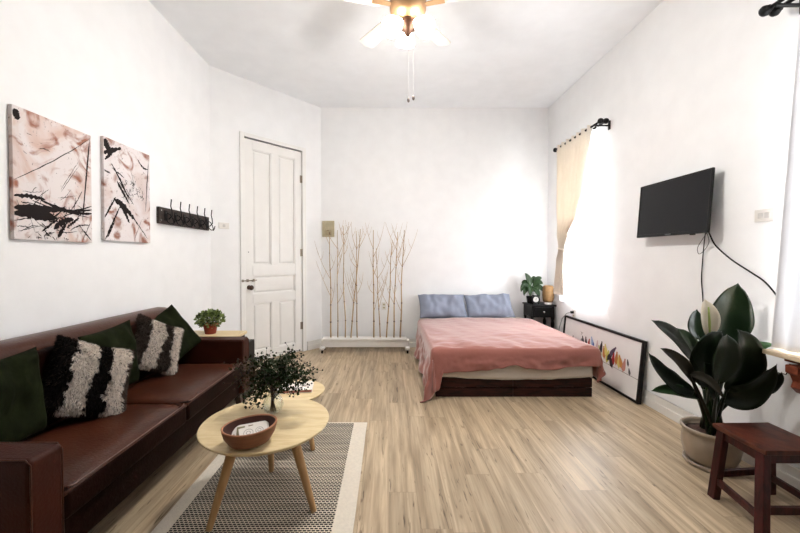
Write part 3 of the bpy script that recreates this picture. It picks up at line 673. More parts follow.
# ------------------------------------------------------------------ coat rack
ry0, ry1, rz0, rz1 = 3.10, 3.96, 1.59, 1.735
cr = thing('coat_rack', 'dark wooden wall rack with six curled black iron hooks', 'coat rack', (XL, (ry0+ry1)/2, rz0))
MB().box(XL+.001, XL+.026, ry0, ry1, rz0, rz1).build('board', M['rackwood'], cr, bevel=.003)
for k in range(6):
    y = lerp(ry0+.09, ry1-.045, k/5); x = XL+.026; m = MB()
    m.tube([(x+.004,y,rz0+.05),(x+.03,y,rz0+.045),(x+.058,y,rz0+.075),(x+.055,y,rz0+.12),(x+.045,y,rz0+.16),(x+.052,y,rz0+.22)], [.006,.006,.0055,.005,.0045,.005], 8)
    for sg in (-1, 1):
        m.tube([(x+.004,y,rz0+.10),(x+.02,y+sg*.03,rz0+.09),(x+.035,y+sg*.05,rz0+.05),(x+.045,y+sg*.045,rz0+.015),(x+.055,y+sg*.02,rz0-.0),(x+.075,y,rz0+.01),(x+.085,y,rz0+.045)], .005, 8)
    m.box(x, x+.005, y-.018, y+.018, rz0+.03, rz0+.12)
    m.build('hook', M['blackiron'], cr, smooth=False)
m = MB()
for z in (rz0+.03, rz1-.03): m.ell((XL+.027, ry0+.03, z), (.004,.008,.008))
m.build('screw', M['chrome'], cr, smooth=True)

# ------------------------------------------------------------------ plates
def plate(name, label, cat, Mx, w, h, rockers=2, grp=None):
    root = thing(name, label, cat, tuple(Mx @ Vector((0,0,0))), grp); m = MB(); m.M = Mx; m.box(-w/2, w/2, .0005, .010, -h/2, h/2); m.build('cover_plate', M['plate'], root, bevel=.003)
    for k in range(rockers):
        m = MB(); m.M = Mx; x = (k-(rockers-1)/2)*w*.34; m.box(x-w*.12, x+w*.12, .010, .0145, -h*.22, h*.22); m.build('rocker', M['plate_in'], root, bevel=.002)
    return root
MR = lambda y, z: Matrix(((0,-1,0,XR),(1,0,0,y),(0,0,1,z),(0,0,0,1)))
plate('light_switch', 'white double light switch plate on the right wall beside the television', 'switch', MR(2.185, 1.552), .115, .075)
plate('light_switch', 'pale switch plate on the slanting wall between coat rack and door', 'switch', DM @ Matrix.Translation((along(224), 0, 1.66)), .12, .07, 1)
def outlet(label, Mx):
    root = thing('wall_outlet', label, 'outlet', tuple(Mx @ Vector((0,0,0)))); m = MB(); m.M = Mx; m.box(-.035,.035,.0005,.009,-.055,.055); m.build('cover_plate', M['plate'], root, bevel=.003)
    m = MB(); m.M = Mx
    for z in (-.022, .022): m.box(-.014,.014,.009,.0105,z-.012,z+.012)
    m.build('socket', M['meter'], root); return root
MBk = lambda x, z: Matrix(((-1,0,0,x),(0,-1,0,YB),(0,0,1,z),(0,0,0,1)))
outlet('small beige wall outlet behind the bare branches on the back wall', MBk(P(384, 306, YB).x, P(384,306,YB).z))
outlet('white wall outlet under the far window with a black plug', MR(4.42, .60))
pl = thing('power_cord', 'black plug and thin dark cord dropping from the outlet under the far window', 'cord', (XR-.02, 4.42, .6))
MB().box(XR-.045, XR-.0105, 4.405, 4.435, .605, .635).build('plug', M['black'], pl, bevel=.004)
MB().tube([(XR-.045,4.42,.62),(XR-.075,4.46,.60),(XR-.085,4.55,.52),(XR-.08,4.64,.38),(XR-.06,4.70,.2),(XR-.06,4.72,.03)], .004, 8).build('cord', M['grey'], pl, smooth=True)
a = P(322.5, 221, YB); b = P(334.5, 237, YB); mc = (a+b)/2
mt = thing('meter_box', 'small beige plastic box high on the back wall beside the branches', 'wall box', (mc.x, YB, mc.z))
MB().box(a.x, b.x, YB-.03, YB-.001, b.z, a.z).build('housing', M['meter'], mt, bevel=.004)
MB().box(mc.x-.05, mc.x+.05, YB-.034, YB-.03, mc.z-.09, mc.z-.02).build('lower_panel', flat('worn_beige', (158,148,120)), mt)
MB().box(mc.x+.012, mc.x+.034, YB-.038, YB-.034, mc.z-.09, mc.z-.05).box(mc.x-.015, mc.x+.01, YB-.038, YB-.034, mc.z-.03, mc.z-.018).build('knob', M['meterd'], mt)

# ------------------------------------------------------------------ branch screen
bx0, bx1, by = -.93, .27, 4.93
bs = thing('branch_screen', 'row of tall bare branches standing in a white wheeled base by the back wall', 'room divider', ((bx0+bx1)/2, by, 0))
MB().box(bx0+.03, bx1-.03, by-.06, by+.06, .075, .185).box(bx0+.03, bx1-.03, by-.075, by+.075, .165, .195).build('base_trough', M['trim'], bs, bevel=.006)
for x in (bx0, bx1-.05):
    e = MB().box(x, x+.06, by-.14, by+.11, .05, .085).box(x+.005, x+.055, by-.06, by+.06, .085, .17).build('end_foot', M['plate'], bs, bevel=.008)
    for y in (by-.10, by+.08):
        c_ = MB(); c_.M = Matrix.Translation((x+.02, y, .0265)) @ Matrix.Rotation(PI/2, 4, 'Y'); c_.lathe([(.001,0),(.024,0),(.026,.004),(.026,.018),(.024,.022),(.001,.022)], n=20); c_.build('caster', M['black'], e, smooth=True, bevel=.002)
def tube_branch(bot, top, r, rnd, sub):
    a = P(*bot, by); b = P(*top, by); a.z = .17; pts = []
    n = 12; ph = rnd.random()*9
    for k in range(n+1):
        t = k/n; p = a.lerp(b, t); p.x += .02*noise.noise((t*3, ph, 0)); p.y = by + .02*noise.noise((t*3, ph, 5)); pts.append(p)
    tw = MB().tube(pts, [lerp(r, r*.4, k/n) for k in range(n+1)], 8); tw.cur = 1
    for k in range(2, n, 2):
        p = pts[k]; rr = lerp(r, r*.4, k/n); tw.ell(p, (rr*1.35, rr*1.35, rr*1.6), 8, 6)
    tw.cur = 0
    for k in range(sub):
        t = rnd.uniform(.3, .95); i = int(t*n); p = pts[i]; sg = rnd.choice((-1, 1)); L_ = rnd.uniform(.18, .55)
        q = p + Vector((sg*L_*rnd.uniform(.15,.5), rnd.uniform(-.06,.06), L_)); q.z = min(q.z, 1.78)
        md = (p+q)/2 + Vector((sg*rnd.uniform(0,.05), 0, -.02)); pp = [bez(p, md, q, s/6) for s in range(7)]
        tw.tube(pp, [.0035, .0032, .0028, .0024, .002, .0016, .001], 5)
        r2 = pp[3] + Vector((-sg*.04, rnd.uniform(-.03,.03), .13)); tw.tube([pp[3], (pp[3]+r2)/2 + Vector((-sg*.01,0,0)), r2], [.002,.0016,.001], 5)
    tw.build('branch', [M['birch'], M['node']], bs, smooth=True)
rnd = random.Random(4)
# bottoms and tops as columns of the picture at the screen's own depth
for (xb, xt, yt, r) in ((331,329.5,236,.011),(337.5,337,230,.008),(345,343,226,.009),(351.5,361,229,.010),(357,356,231,.009),(373.5,373,230,.011),(380,376,248,.008),(386.5,392,240,.010),(393,398,232,.010),(400,404,230,.011)):
    tube_branch((xb, 335), (xt, yt), r, rnd, 5)

# ------------------------------------------------------------------ bed
BX0, BX1, BY0, BY1 = .435, 1.888, 3.325, 5.13; BM = 1.154
for x0, x1, lb in ((BX0, BM-.002, 'dark stained wooden pallet under the left half of the bed'), (BM+.002, BX1, 'dark stained wooden pallet under the right half of the bed')):
    pt = thing('pallet', lb, 'pallet', ((x0+x1)/2, (BY0+BY1)/2, 0), 'stained pallets forming the bed base')
    for z0, z1 in ((.0, .082), (.09, .172)):
        MB().box(x0, x1, BY0, BY0+.022, z0, z1).build('front_board', M['pallet'], pt, bevel=.003)
    m = MB()
    for x in (x0+.004, (x0+x1)/2-.02, x1-.044): m.box(x, x+.04, BY0+.022, BY1-.02, .0, .082).box(x, x+.04, BY0+.022, BY1-.02, .09, .155)
    m.box(x0, x1, BY0+.024, BY0+.1, .082, .09).box(x0, x1, BY1-.1, BY1-.02, .082, .09)
    m.build('stringer', M['pallet'], pt)
    m = MB(); n = 12
    for k in range(n): y = lerp(BY0+.024, BY1-.11, k/(n-1)); m.box(x0, x1, y, y+.09, .155, .172)
    m.build('deck_slats', M['pallet'], pt)
MZ0, MZ1 = .172, .45
mt_ = thing('mattress', 'thick mattress in an ivory sheet on the pallet base', 'mattress', ((BX0+BX1)/2, 4.2, MZ0))
m = MB(); m.box(BX0-.01, BX1+.01, BY0-.005, BY1, MZ0+.002, MZ1); m.build('mattress_body', M['sheet'], mt_, bevel=.045, seg=5)
# fitted sheet hem, slightly baggy over the front edge
m = MB()
def f(u, v):
    x = lerp(BX0+.02, BX1-.01, u); z = lerp(.40, .168 + .028*abs(2*u-1.05)**2 + .006*noise.noise((x*9,0,1)), v)
    return (x, BY0 - .012 - .012*noise.noise((x*6, z*5, 0))*v - .010*v, z)
m.grid(f, 60, 8); m.build('sheet_skirt', M['sheet'], mt_, smooth=True, solid=.003)

bl = MB(); TOPZ = MZ1 + .012
bx0_, bx1_, fy = BX0-.018, BX1+.018, BY0-.03; R0 = .06
def cloth(u, v):
    # u: across (left to right), v: from pillows (0) to the foot (1), in flat cloth lengths
    s = lerp(bx0_ - .44, bx1_ + .33, u); t = lerp(4.79, fy - .235, v)
    ovx = (bx0_ - s) if s < bx0_ else (s - bx1_ if s > bx1_ else 0); sx = -1 if s < bx0_ else 1
    ovy = max(0, fy - t)
    # uneven hem
    if ovy > 0:
        h = interp([(0,1.8),(.028,1.75),(.052,1.08),(.18,1.02),(.30,.98),(.40,.90),(.47,.78),(.49,.76),(.56,.90),(.7,.97),(.85,.84),(1,.8)], (s - bx0_)/(bx1_-bx0_)); ovy *= h
    if ovx > 0 and sx > 0: ovx *= interp([(3.2,1.0),(3.6,.9),(4.8,.8)], t)
    d = (ovx**3 + ovy**3)**(1/3); dh = math.hypot(ovx, ovy); cx = min(max(s, bx0_), bx1_); cy = max(t, fy)
    if d < 1e-6:
        inner = min(s - bx0_, bx1_ - s, t - fy)
        z = TOPZ + .016*(1 - math.exp(-inner/.12)) + .012*noise.noise((s*2.2, t*2.2, 3)) + .010*noise.noise((s*6+t*2, t*3, 8)) + .012*abs(noise.noise((s*4 - t*3, t*6 + s*2, 5)))*sstep(1.0, .0, t-fy) + .004*abs(noise.noise((s*5, t*13, 2)))*sstep(0,.1,inner)
        return Vector((s, t, z + .012*sstep(.35, 0, t - fy)*noise.noise((s*9, t*3, 1))))
    dx, dy = sx*ovx/dh, -ovy/dh
    ang = math.atan2(ovy, ovx) if ovx > 0 else PI/2
    corner = math.sin(2*ang)**2 if ovx > 0 and ovy > 0 else 0
    q = min(d, R0*PI/2)
    out = R0*math.sin(q/R0)*.55; drop = R0*(1 - math.cos(q/R0)); rest = d - q
    drop += rest
    run = s*1.0 if ovx == 0 else (t if ovy == 0 else 0)
    wave = .014*math.sin(run*13 + 2*noise.noise((run*2,0,0)))*(rest/.3) + (.022*noise.noise((s*5, t*5, 4)) + .016*noise.noise((s*9 + t*6, t*11 - s*4, 7)) + .007*noise.noise((s*22, t*22, 2)))*min(1, rest/.06)
    fold = corner*(.06*math.sin(ang*9+1)*min(1.2, rest/.25)) 
    out += .02*rest + wave + fold + corner*rest*.05
    side_lean = -.06*rest if (ovx > 0 and ovy == 0 and sx < 0) else 0
    p = Vector((cx + dx*(out - side_lean), cy + dy*out, TOPZ - drop))
    if p.z < .012:  # lies on the floor
        ex = .012 - p.z; p.x += dx*ex*.8; p.y += dy*ex*.8; p.z = .012 + .008*abs(noise.noise((p.x*20, p.y*20, 0)))
    return p
bl.grid(cloth, 170, 150)
tag(bl.build('blanket', M['blanket'], smooth=True, solid=.012), 'dusty pink blanket spread over the bed and trailing to the floor', 'blanket')
for (cx_, rt, lb, sd, w) in ((.735, (1,.03,.0), 'slate blue pillow on the left side of the bed', 2, .655), (1.375, (1,-.02,.03), 'slate blue pillow on the right side of the bed, beside the nightstand', 6, .645)):
    o = pillow_mesh(w, .385, .16, sd, 30, frame_m((cx_, 4.945, .625), rt, (0, .62, .72)), wr=.055, pinch=.05).build('bed_pillow', M['blue'], smooth=True, weld=True)
    tag(o, lb, 'pillow', 'blue pillows on the bed')

# ------------------------------------------------------------------ nightstand
nx0, nx1, ny0, ny1, nz = 1.925, 2.235, 4.835, 5.14, .655
ns = thing('nightstand', 'small black wooden nightstand with one drawer in the back right corner', 'nightstand', ((nx0+nx1)/2, (ny0+ny1)/2, 0))
MB().box(nx0-.015, nx1+.015, ny0-.015, ny1+.01, nz-.022, nz).build('top', M['black'], ns, bevel=.006)
MB().box(nx0, nx1, ny0+.012, ny1, nz-.17, nz-.022).build('body', M['black'], ns, bevel=.003)
MB().box(nx0+.02, nx1-.02, ny0+.03, ny1-.02, .14, .16).build('shelf', M['black'], ns, bevel=.003)
dw = MB().box(nx0+.035, nx1-.035, ny0-.002, ny0+.0115, nz-.155, nz-.035).build('drawer', M['black'], ns, bevel=.003)
m = MB(); m.M = Matrix.Translation(((nx0+nx1)/2, ny0-.002, nz-.095)) @ Matrix.Rotation(PI/2, 4, 'X'); m.lathe([(.006,0),(.005,.01),(.012,.016),(.012,.022),(.001,.025)], n=16); lab(m.build('knob', M['chrome'], dw, smooth=True), 'small silver knob')
for x in (nx0+.018, nx1-.018):
    for y in (ny0+.03, ny1-.02):
        MB().lathe([(.001,0),(.012,0),(.016,.05),(.014,.12),(.02,.18),(.014,.22),(.02,.30),(.022,.40),(.015,.44),(.022,.47),(.018,nz-.17),(.001,nz-.17)], (x, y, 0), 16).build('leg', M['black'], ns, smooth=True)
def blade(m, a, c, b, w, facing, nu=14, nv=6, fold=.25, peak=.45, ripple=.0, mi=0):
    """a leaf blade: base a, control c, tip b, full width w"""
    m.cur = mi; a, c, b = Vector(a), Vector(c), Vector(b); fc = Vector(facing).normalized(); ids = []
    for i in range(nu+1):
        t = i/nu; p = bez(a, c, b, t); tg = (bez(a, c, b, min(1, t+.02)) - bez(a, c, b, max(0, t-.02))).normalized()
        sd = tg.cross(fc); sd = sd.normalized() if sd.length > 1e-4 else Vector((1,0,0)); n = sd.cross(tg).normalized()
        k = t**(math.log(.5)/math.log(peak)); hw = w/2*max(0.0, math.sin(PI*k))**.75
        if t > .9: hw *= (1-t)/.1*.6 + .4 if t < 1 else 0
        row = []
        for j in range(nv+1):
            q = 2*j/nv - 1; rp = ripple*w*math.sin(t*15 + q*2)*abs(q)
            row.append(m.av(p + sd*hw*q*math.cos(fold*abs(q)) + n*(hw*abs(q)**1.2*math.sin(fold)*1.0 + rp)))
        ids.append(row)
    for i in range(nu):
        for j in range(nv): m.af((ids[i][j], ids[i+1][j], ids[i+1][j+1], ids[i][j+1]))
# plant, clock and lamp on the nightstand
pp = P(531, 296, 4.98); pp.z = nz
nplant = thing('potted_plant', 'leafy green plant in a black pot at the back of the nightstand', 'plant', (pp.x, 5.0, nz)); pp.y = 5.0
MB().lathe([(.001,0),(.04,0),(.055,.09),(.055,.10),(.048,.10),(.046,.09),(.001,.09)], pp, 24).build('pot', M['black'], nplant, smooth=True, bevel=.002)
top = pp + Vector((0,0,.09))
for (bx, by_, cx_, cy_, tx, ty, w, d) in ((531,286,529,279,525,273,.09,0),(531,288,523,281,521,292,.085,-.03),(531,288,524,287,524,296,.07,-.08),(533,286,538,280,543,284,.09,-.03),(533,288,540,285,544,292,.085,-.06),(532,288,530,284,530,297,.09,-.12),(534,285,537,277,542,278,.08,.02),(532,289,537,288,539,298,.08,-.10),(531,286,524,280,522,284,.08,.03),(533,284,534,277,533,276,.07,.05)):
    m = MB(); A = P(bx, by_, 5.0+d*.3); Cc = P(cx_, cy_, 5.0+d*.7); B = P(tx, ty, 4.99+d)
    blade(m, A, Cc, B, w, (0,-1,.5), 10, 4); m.tube([top, (top+A)/2 + Vector((0,0,.01)), A], .003, 5); m.build('leaf', M['leafm'], nplant, smooth=True, solid=.0008)
ckc = P(535.5, 299, 4.89); ckc.z = nz
ck = thing('alarm_clock', 'round black alarm clock with a white face on the nightstand', 'clock', tuple(ckc))
m = MB(); m.M = Matrix.Translation(ckc + Vector((0,0,.068))) @ Matrix.Rotation(PI/2, 4, 'X'); m.lathe([(.001,-.02),(.05,-.02),(.056,-.012),(.056,.014),(.052,.02),(.046,.02),(.044,.014),(.001,.014)], n=32); m.build('case', M['black'], ck, smooth=True, bevel=.002)
m = MB(); m.M = Matrix.Translation(ckc + Vector((0,-.0145,.068))) @ Matrix.Rotation(PI/2, 4, 'X'); m.lathe([(.001,0),(.037,0),(.037,.0012),(.001,.0012)], n=32); m.build('face', M['clockf'], ck)
m = MB(); c0 = ckc + Vector((0,-.0165,.068)); m.beam(c0, c0+Vector((.012,0,.022)), .003,.001,(0,1,0)); m.beam(c0, c0+Vector((-.026,0,.012)), .002,.001,(0,1,0)); m.build('hands', M['black'], ck)
m = MB()
for sg in (-1, 1): m.tube([ckc+Vector((sg*.045,0,.0)), ckc+Vector((sg*.03,0,.03))], .005, 8); m.ell(ckc+Vector((sg*.03,0,.122)), (.016,.012,.012))
m.build('feet_and_bells', M['black'], ck, smooth=True)
lc = P(548, 303, 4.92); lc.z = nz
tl = thing('table_lamp', 'small barrel shaped tan lamp with a white foot on the nightstand', 'lamp', tuple(lc))
m = MB(); n_ = 64
m.lathe([(.001,.03),(.058,.03),(.068,.06),(.074,.12),(.074,.17),(.068,.23),(.056,.252),(.03,.258),(.001,.26)], lc, n_, fn=lambda x,y,z: (x*(1+.012*math.cos(16*math.atan2(y,x))), y*(1+.012*math.cos(16*math.atan2(y,x))), z)); m.build('lamp_shade', M['lampw'], tl, smooth=True)
MB().lathe([(.001,0),(.048,0),(.05,.02),(.046,.03),(.001,.03)], lc, 28).build('foot', M['plate'], tl, smooth=True, bevel=.002)

# ------------------------------------------------------------------ framed bird print leaning on the right wall
fy0, fy1 = 3.145, 4.57; fx_b, fx_t, fz = 2.20, 2.252, .56
FM = frame_m((fx_b, (fy0+fy1)/2, 0), (0,-1,0), (fx_t-fx_b, 0, fz)); FW = fy1-fy0; FH = math.hypot(fx_t-fx_b, fz)
fp = thing('framed_print', 'wide black framed print of colourful birds on a wire leaning on the right wall', 'picture', (fx_b, (fy0+fy1)/2, 0))
m = MB(); m.M = FM; t = .022; d0, d1 = -.018, .018
m.box(-FW/2, FW/2, .003, t, d0, d1).box(-FW/2, FW/2, FH-t, FH, d0, d1).box(-FW/2, -FW/2+t, t, FH-t, d0, d1).box(FW/2-t, FW/2, t, FH-t, d0, d1)
m.build('picture_frame', M['frame'], fp, bevel=.002)
m = MB(); m.M = FM; m.box(-FW/2+t, FW/2-t, t, FH-t, -.008, .004); m.build('print', M['print'], fp)
def on_frame(px, py):   # sight line meets the print's plane -> local x, y on the print
    o_ = Vector((0,0,CAM_H)); r = P(px, py, 1.0) - o_; inv = FM.inverted(); a = inv @ o_; bq = inv.to_3x3() @ r; k = (.005 - a.z)/bq.z; q = a + bq*k
    return q.x, q.y
wire_a = on_frame(598, 359); wire_b = on_frame(637, 379.5)
sl = (wire_b[1]-wire_a[1])/(wire_b[0]-wire_a[0])
wy = lambda x: wire_b[1] + sl*(x - wire_b[0])
m = MB(); m.M = FM; x0 = -FW/2+.05; m.beam((x0, wy(x0), .0045), (FW/2-t, wy(FW/2-t), .0045), .0035, .001, (0,0,1)); m.build('printed_wire', M['ink'], fp)
birds = [(573,338,'n'),(576,341,'n'),(581,341,'n'),(583,342,'k'),(586,343,'k'),(588.5,345,'r'),(592.5,343,'b'),(593,349,'b2'),(597,347,'p'),(600,352,'g'),(601,348,'k'),(604,353,'o'),(606,351,'y2'),(607.5,357,'y'),(610,356,'k'),(612.5,352,'m'),(613,360,'r'),(611,362,'k'),(616.5,359,'o'),(619,362,'y2'),(621,363,'o2'),(624,366,'p2'),(628,363,'n'),(629.5,372,'n')]
colr = dict(n=(90,84,84), k=(34,26,36), r=(176,44,44), b=(150,178,214), b2=(40,60,150), p=(214,190,194), g=(196,196,120), o=(198,132,72), y=(204,196,96), y2=(222,206,120), m=(88,76,96), o2=(212,150,80), p2=(196,140,128))
bms = {}
for i, (bx, by_, k) in enumerate(birds):
    u, v = on_frame(bx, by_); mm = bms.setdefault(k, MB()); mm.M = FM
    s = .7 if k == 'n' else 1.3; L_ = .05*s; ww = .019*s; an = R(100 + 18*math.sin(i*2.3))
    if k in ('m','k') and i in (14, 15): an = R(50); L_ = .07
    dx, dy = math.cos(an), math.sin(an); z = .0044 + .0001*i; c0 = mm.av((u, v, z)); ring = []
    for q in range(18):
        a = 2*PI*q/18; e = math.cos(a)*L_; w_ = math.sin(a)*ww*(1 - .35*math.cos(a)) if math.cos(a) > -.6 else math.sin(a)*ww*.5
        ring.append(mm.av((u + dx*e - dy*w_, v + dy*e + dx*w_, z)))
    for q in range(18): mm.af((c0, ring[q], ring[(q+1) % 18]))
    if k != 'n':   # head and tail
        h = mm.av((u + dx*L_*.95, v + dy*L_*.95, z+.0001)); rg2 = [mm.av((u + dx*L_*.95 + .011*math.cos(2*PI*q/10), v + dy*L_*.95 + .011*math.sin(2*PI*q/10), z+.0001)) for q in range(10)]
        for q in range(10): mm.af((h, rg2[q], rg2[(q+1) % 10]))
for k, mm in bms.items(): mm.build('printed_birds', flat('bird_ink_'+k, colr[k]), fp)
m = MB(); m.M = FM; u, v = on_frame(582, 333)
for an in (20, 150, 250): m.beam((u, v, .0048), (u + .035*math.cos(R(an)), v + .03*math.sin(R(an)), .0048), .006, .0006, (0,0,1), .001)
m.build('printed_flying_bird', M['ink'], fp)

# ------------------------------------------------------------------ television
TX, ty0, ty1, tz0, tz1 = 2.195, 2.46, 3.165, 1.466, 1.912
tv = thing('television', 'black flat screen television mounted on the right wall', 'television', (XR, (ty0+ty1)/2, (tz0+tz1)/2))
TM = frame_m((TX, (ty0+ty1)/2, (tz0+tz1)/2), (0,-1,0), (.03, 0, .435)); tw_, th_ = ty1-ty0, tz1-tz0
m = MB(); m.M = TM; m.box(-tw_/2, tw_/2, -th_/2, th_/2, -.012, .0); m.box(-tw_*.36, tw_*.36, -th_*.42, th_*.3, -.045, -.012); m.build('case', M['tvb'], tv, bevel=.004)
m = MB(); m.M = TM; b_ = .013
m.box(-tw_/2, tw_/2, -th_/2, -th_/2+.022, 0, .006).box(-tw_/2, tw_/2, th_/2-b_, th_/2, 0, .006).box(-tw_/2, -tw_/2+b_, -th_/2, th_/2, 0, .006).box(tw_/2-b_, tw_/2, -th_/2, th_/2, 0, .006); m.build('bezel', M['tvb'], tv, bevel=.002)
m = MB(); m.M = TM; m.box(-tw_/2+b_, tw_/2-b_, -th_/2+.022, th_/2-b_, -.001, .003); m.build('screen', M['tvs'], tv)
m = MB(); m.M = TM
for k in range(7): x = -.028+k*.0085; m.box(x, x+.005, -th_/2+.008, -th_/2+.014, .006, .0066)
m.build('maker_mark', M['grey'], tv)
m = MB(); m.M = TM; m.box(.20, .235, -th_/2-.008, -th_/2, -.012, .002); m.build('sensor', M['tvb'], tv)
MB().box(XR-.02, XR-.001, 2.66, 2.82, 1.58, 1.78).box(XR-.055, XR-.02, 2.70, 2.78, 1.63, 1.73).build('wall_bracket', M['blackiron'], tv, bevel=.003)
def cord(label, pts, r, mt, grp=None):
    V = [Vector(p) for p in pts]; out = []
    for i in range(len(V)-1):
        p0 = V[max(i-1,0)]; p1 = V[i]; p2 = V[i+1]; p3 = V[min(i+2,len(V)-1)]
        for k in range(6):
            t = k/6; out.append(.5*((2*p1) + (p2-p0)*t + (2*p0-5*p1+4*p2-p3)*t*t + (-p0+3*p1-3*p2+p3)*t**3))
    out.append(V[-1]); o = MB().tube(out, r, 8).build('cable', mt, smooth=True); tag(o, label, 'cable', grp)
def onwall(px, py, X): k = X/((px-CX)/F_PX); return P(px, py, k) if False else P(px, py, X*F_PX/(px-CX))
cord('thin black cable hanging straight down from the television', [onwall(706.5,230,2.19), onwall(705,236,2.2), onwall(703.5,250,2.262), onwall(702.5,262,2.268), onwall(701.5,280,2.27), onwall(703,302,2.27), onwall(703.5,330,2.27)], .0035, M['black'])
cord('black cable curving from the television towards the near window curtain', [onwall(707.5,229,2.19), onwall(710,235,2.22), onwall(716,246,2.265), onwall(732,260,2.268), onwall(752,273,2.268), onwall(766,283,2.268), onwall(780,300,2.266), onwall(788,312,2.264)], .0048, M['black'])
cord('small loop of thin wire under the television', [onwall(708,231,2.2), onwall(702,240,2.25), onwall(697.5,248,2.262), onwall(699,254,2.262), onwall(704.5,250,2.258), onwall(709,242,2.25), onwall(707,233,2.2)], .0018, M['black'])

# ------------------------------------------------------------------ curtains
def rodset(label, y0, y1, z, grp='curtain rods'):
    r_ = thing('curtain_rod', label, 'curtain rod', (XR, (y0+y1)/2, z), grp)
    for x in (XR-.085, XR-.14): MB().tube([(x, y0, z), (x, y1, z)], .011, 12).build('rod', M['blackiron'], r_, smooth=True)
    for yy in (y0, y1):
        for x in (XR-.085, XR-.14):
            sg = -1 if yy == y0 else 1; m = MB(); m.M = Matrix.Translation((x, yy, z)) @ Matrix.Rotation(-sg*PI/2, 4, 'X'); m.lathe([(.012,0),(.018,.004),(.014,.012),(.024,.018),(.030,.032),(.026,.046),(.012,.058),(.001,.062)], n=20); m.build('finial', M['blackiron'], r_, smooth=True)
    for yy in (y0+.04, y1-.04):
        MB().box(XR-.012, XR-.001, yy-.016, yy+.016, z-.06, z+.03).box(XR-.155, XR-.001, yy-.008, yy+.008, z-.026, z-.011).build('bracket', M['blackiron'], r_, bevel=.002)
rodset('double black curtain rod above the far window', 3.70, 4.62, 2.675)
rodset('black curtain rod above the near window at the top right corner', .45, 2.04, 2.70)
def curtain(name, label, cat, x, edge, z0, z1, n, amp, mt, nu=120, nv=50, thick=.0015, grp=None, ampf=None):
    m = MB()
    def f(u, v):
        z = lerp(z1, z0, v); a, b = edge(z); y = lerp(a, b, u); am = amp*(ampf(z) if ampf else 1)
        ph = u*n*2*PI + .8*noise.noise((u*3, v*1.5, 1))
        return (x + am*math.sin(ph) + am*.4*noise.noise((u*9, v*2, 4)), y + am*.35*math.cos(ph*1.0), z)
    m.grid(f, nu, nv); o = m.build(name, mt, smooth=True, solid=thick); return tag(o, label, cat, grp)
def cream_edge(z):
    r = interp([(.82,4.34),(1.2,4.37),(1.40,4.35),(1.55,4.27),(1.78,4.07),(2.03,3.96),(2.7,3.82)], z)
    l = interp([(.82,4.63),(1.25,4.58),(1.40,4.52),(1.6,4.58),(2.0,4.61),(2.7,4.61)], z)
    return (l, r)
curtain('curtain', 'cream cotton curtain gathered at the left side of the far window', 'curtain', XR-.14, cream_edge, .83, 2.70, 7, .036, M['cream'], ampf=lambda z: interp([(.8,1),(1.4,.7),(2.7,1.0)], z))
tb_ = MB(); pts = [(XR-.14 + .045*math.cos(a), 4.435 + .095*math.sin(a), 1.40 + .01*math.sin(a)) for a in [2*PI*k/24 for k in range(25)]]
tb_.tube(pts, .010, 8, cap=False); tag(tb_.build('curtain_tieback', M['cream'], smooth=True), 'cream tie band round the gathered cotton curtain', 'tieback')
curtain('sheer_curtain', 'white sheer curtain hanging over the far window', 'curtain', XR-.085, lambda z: (4.62, 3.79), .74, 2.69, 10, .012, M['sheer'], thick=0, grp='sheer curtains')
def near_edge(z): return (lerp(2.0, 1.885, (z-.8)/1.9), .6)
curtain('sheer_curtain', 'white curtain over the near window at the right edge of the photo', 'curtain', XR-.14, near_edge, .797, 2.71, 12, .014, mat('white_voile', (226,226,228), .85, spec=.1, trans=.3), grp='sheer curtains')
# near window shelf with carved bracket
sh = thing('window_shelf', 'pale wooden window shelf on carved reddish brackets at the right edge', 'shelf', (XR, 1.3, .76))
MB().box(2.085, XR-.001, .55, 2.005, .762, .787).build('shelf_board', M['sill'], sh, bevel=.004)
MB().box(2.15, XR-.002, .57, 1.95, .735, .762).build('apron', M['carved'], sh, bevel=.003)
for yc in (1.86, .75):
    m = MB(); prof2 = [(0,0),(.19,0),(.19,-.04),(.165,-.055),(.15,-.09),(.16,-.12),(.13,-.15),(.10,-.155),(.09,-.19),(.06,-.21),(.05,-.26),(.02,-.28),(0,-.28)]
    ids = [[m.av((XR-.002-px, yc+dy, .735+pz)) for px, pz in prof2] for dy in (-.03, .03)]
    k = len(prof2); m.af(ids[0]); m.af(ids[1][::-1])
    for i in range(k): m.af((ids[0][i], ids[0][(i+1)%k], ids[1][(i+1)%k], ids[1][i]))
    m.build('bracket', M['carved'], sh, bevel=.004)
MB().tube([onwall(763,369,2.12), onwall(775,372,2.13), onwall(786,374.5,2.14), onwall(789,369,2.14), onwall(790,364,2.13)], .003, 6).build('hook', M['blackiron'], sh, smooth=True)

# ------------------------------------------------------------------ peace lily
LP = Vector((2.015, 2.235, 0))
pl_ = thing('peace_lily', 'large dark leaved peace lily with one white flower in a cream glazed pot', 'plant', tuple(LP))
MB().lathe([(r*.82,z) for r,z in [(.001,0),(.13,0),(.158,.004),(.168,.016),(.168,.028),(.16,.03),(.15,.02),(.001,.016)]], LP, 48).build('saucer', M['pot'], pl_, smooth=True)
pw = MB().lathe([(r*.82,z*.93) for r,z in [(.001,.02),(.125,.02),(.145,.04),(.168,.09),(.178,.14),(.176,.185),(.168,.215),(.178,.228),(.186,.238),(.186,.25),(.178,.256),(.168,.25),(.162,.235),(.162,.215),(.001,.215)]], LP, 64, fn=lambda x,y,z: (x*(1+(.012*math.cos(14*math.atan2(y,x)+z*26) if .05<z<.2 else 0)), y*(1+(.012*math.cos(14*math.atan2(y,x)+z*26) if .05<z<.2 else 0)), z)).build('pot', M['pot'], pl_, smooth=True)
